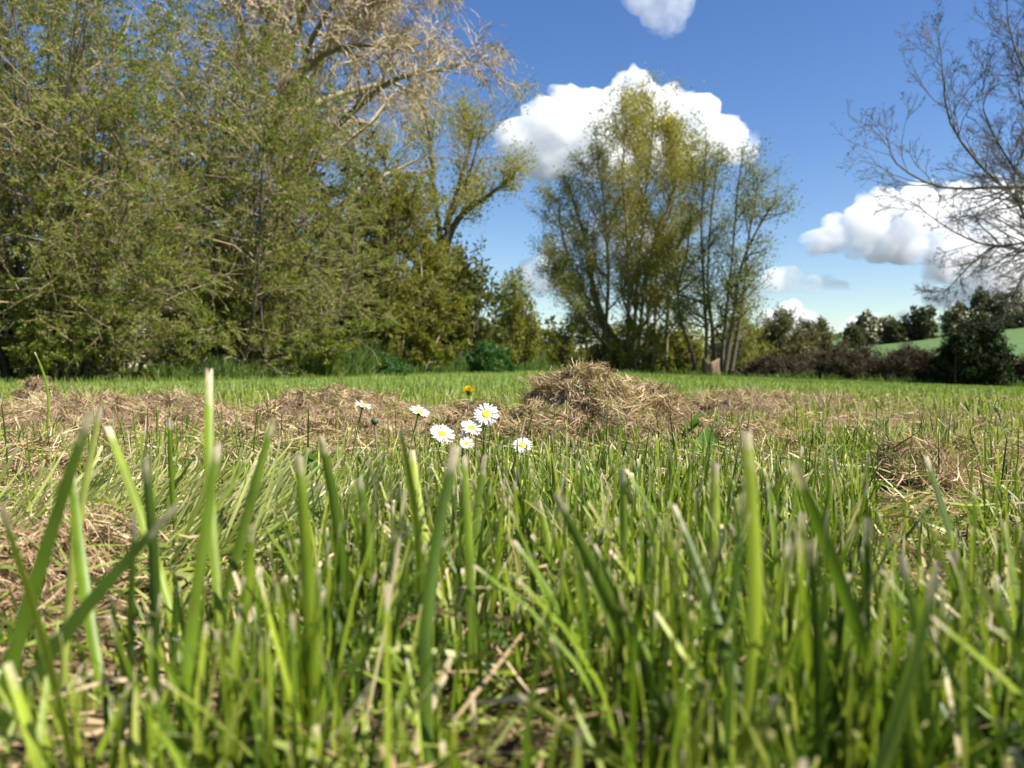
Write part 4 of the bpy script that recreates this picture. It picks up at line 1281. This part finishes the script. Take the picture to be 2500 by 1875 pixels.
daisy('daisy alone on the right of the cluster, drooping forward', 1275, 1087, 48, (0.0, -0.72, 0.69), D0 - .02, (0.004, 0.01), 308, npet=30, missing=0.1)


def daisy_bud():
    c = P(915, 1028, D0)
    f = c.copy(); f[2] = H(f[0], f[1]) - .003
    root = empty('daisy_bud', f, 'closed green daisy bud below the leftmost daisy', 'flower bud')
    Mx = frame_to((0.1, -0.2, 1), c)
    R = 0.0035
    lathe('bud', [(0.0007, -R), (R * .8, -R * .6), (R, 0), (R * .85, R * .5), (R * .4, R * .8), (1e-5, R * .85)], 12, M['calyx'], root, Mx)
    p = resample([f, (f + c) / 2 + np.array([.002, 0, 0]), c - np.array([0, 0, R])], 8)
    v, q = tubes(p[None], np.full((1, 8), .0008), 6)
    build('stem', v, [q], M['stem'], root, smooth_shade=True)


daisy_bud()


def dandelion():
    d = 2.15
    r = np.random.default_rng(320)
    c = P(1144, 956, d)
    f = c.copy(); f[2] = H(f[0], f[1])
    root = empty('dandelion', f, 'yellow dandelion flower on the lawn beyond the hay', 'dandelion')
    n_ = 110
    th, ph = U(r, 0, 2 * pi, n_), U(r, 0.1, 1.45, n_)
    dv = np.stack([np.sin(ph) * np.cos(th), np.sin(ph) * np.sin(th) - 0.15, np.cos(ph) * 0.6], 1)
    V, q, rn = ribbons(r, c + dv * 0.009, nrm(dv), np.full(n_, 0.02), np.full(n_, 0.004), 4, np.full(n_, 0.2))
    build('florets', V, [q], M['dandelion'], root, {'rnd': rn * 0 + 0.9})
    lathe('calyx', [(0.002, -0.012), (0.006, -0.008), (0.007, -0.001), (0.001, 0.002)], 10, M['calyx'], root, frame_to((0, -0.2, 1), c))
    p = resample([f, (f + c) / 2 + np.array([.003, 0, 0]), c - np.array([0, 0, .01])], 8)
    v, q = tubes(p[None], np.full((1, 8), .0016), 6)
    build('stem', v, [q], M['stem'], root, smooth_shade=True)


dandelion()


def leaf_plant(label, u, v, d, leaves_, seed, cat='weed'):
    """broad oval leaves: (heading deg, tilt deg, length m, width m)"""
    r = np.random.default_rng(seed)
    c = P(u, v, d); c[2] = H(c[0], c[1])
    root = empty('broadleaf_weed', c, label, cat, 'broad-leaved weeds in the grass')
    for (hd, ti, L, W, zz) in leaves_:
        K = 7
        s = np.linspace(0, 1, K)
        w = np.sin(np.clip(s, 0.04, 0.97) ** 0.8 * pi) * W / 2
        a = radians(hd); t = radians(ti)
        fwd = np.array([cos(a) * cos(t), sin(a) * cos(t), sin(t)]); sd = np.array([-sin(a), cos(a), 0]); up = np.cross(fwd, sd)
        C = c + np.array([0, 0, zz]) + fwd * (s * L)[:, None] + up * (-0.18 * L * s ** 2)[:, None]
        V = np.stack([C - sd * w[:, None] + up * (w * .25)[:, None], C, C + sd * w[:, None] + up * (w * .25)[:, None]], 1).reshape(-1, 3)
        k = np.arange(K - 1)[:, None] * 3; cc = np.arange(2)[None]
        q = np.stack(np.broadcast_arrays(k + cc, k + cc + 1, k + 4 + cc, k + 3 + cc), -1).reshape(-1, 4)
        build('leaf', V, [q], M['weed_leaf'], root, {'rnd': np.full(len(V), r.random())}, smooth_shade=True)
    return root


leaf_plant('single rounded weed leaf standing before the low hay lump', 1728, 1100, 0.95, [(80, 75, 0.05, 0.034, 0.0)], 401)
leaf_plant('bright small-leaved weed beside the tallest hay heap', 1690, 1060, 1.1, [(i * 55, 20 + 12 * (i % 3), 0.03, 0.014, 0.005 + 0.006 * i) for i in range(8)], 402)
leaf_plant('dark round-leaved weed below the leftmost daisy', 745, 1120, 0.72, [(100, 60, 0.03, 0.022, 0.02), (200, 20, 0.03, 0.02, 0.012), (330, 15, 0.035, 0.02, 0.01), (40, 10, 0.03, 0.02, 0.008)], 403)
leaf_plant('small broad-leaved weed under the drooping right daisy', 1330, 1130, 0.72, [(i * 63, 15 + 10 * (i % 2), 0.03, 0.014, 0.004 + 0.003 * i) for i in range(7)], 404)
leaf_plant('low broad-leaved weed at the daisy cluster foot', 1060, 1150, 0.66, [(i * 70 + 20, 12 + 8 * (i % 3), 0.032, 0.013, 0.003 + 0.002 * i) for i in range(6)], 405)


def yarrow(label, u, v, d, seed):
    r = np.random.default_rng(seed)
    c = P(u, v, d); c[2] = H(c[0], c[1])
    root = empty('feathery_weed', c, label, 'weed', 'feathery weeds at the picture foot')
    sets = []
    N = 12
    A = np.empty((N, 6, 3))
    for i in range(N):
        a = r.uniform(0, 2 * pi); L = r.uniform(0.025, 0.05)
        e = np.array([cos(a) * 0.7, sin(a) * 0.7, 0.8])
        s = np.linspace(0, 1, 6)[:, None]
        A[i] = c + e * s * L + np.array([0, 0, -0.25 * L]) * s ** 2
    RA = np.full((N, 6), 0.0006)
    B, RB = sprout(r, A, RA, 22, 0.15, 1.0, 0.7, 1.2, 0.22, 3, 0.1, (0, 0, 0.1), minr=0.0003)
    V, Fs = merge([tubes(A, RA, 4)])
    build('stalks', V, [np.vstack(Fs)], M['stem'], root)
    crown('leaflets', [foliage(r, B, 5, 0.004, 0.4, shift=.0006)], M['weed_leaf'], root)


yarrow('feathery green weed at the bottom right corner', 2330, 1800, 0.235, 411)
yarrow('feathery green weed low in the bottom centre-right', 1760, 1760, 0.25, 412)
yarrow('small feathery weed low left of the bottom centre', 1000, 1680, 0.28, 413)
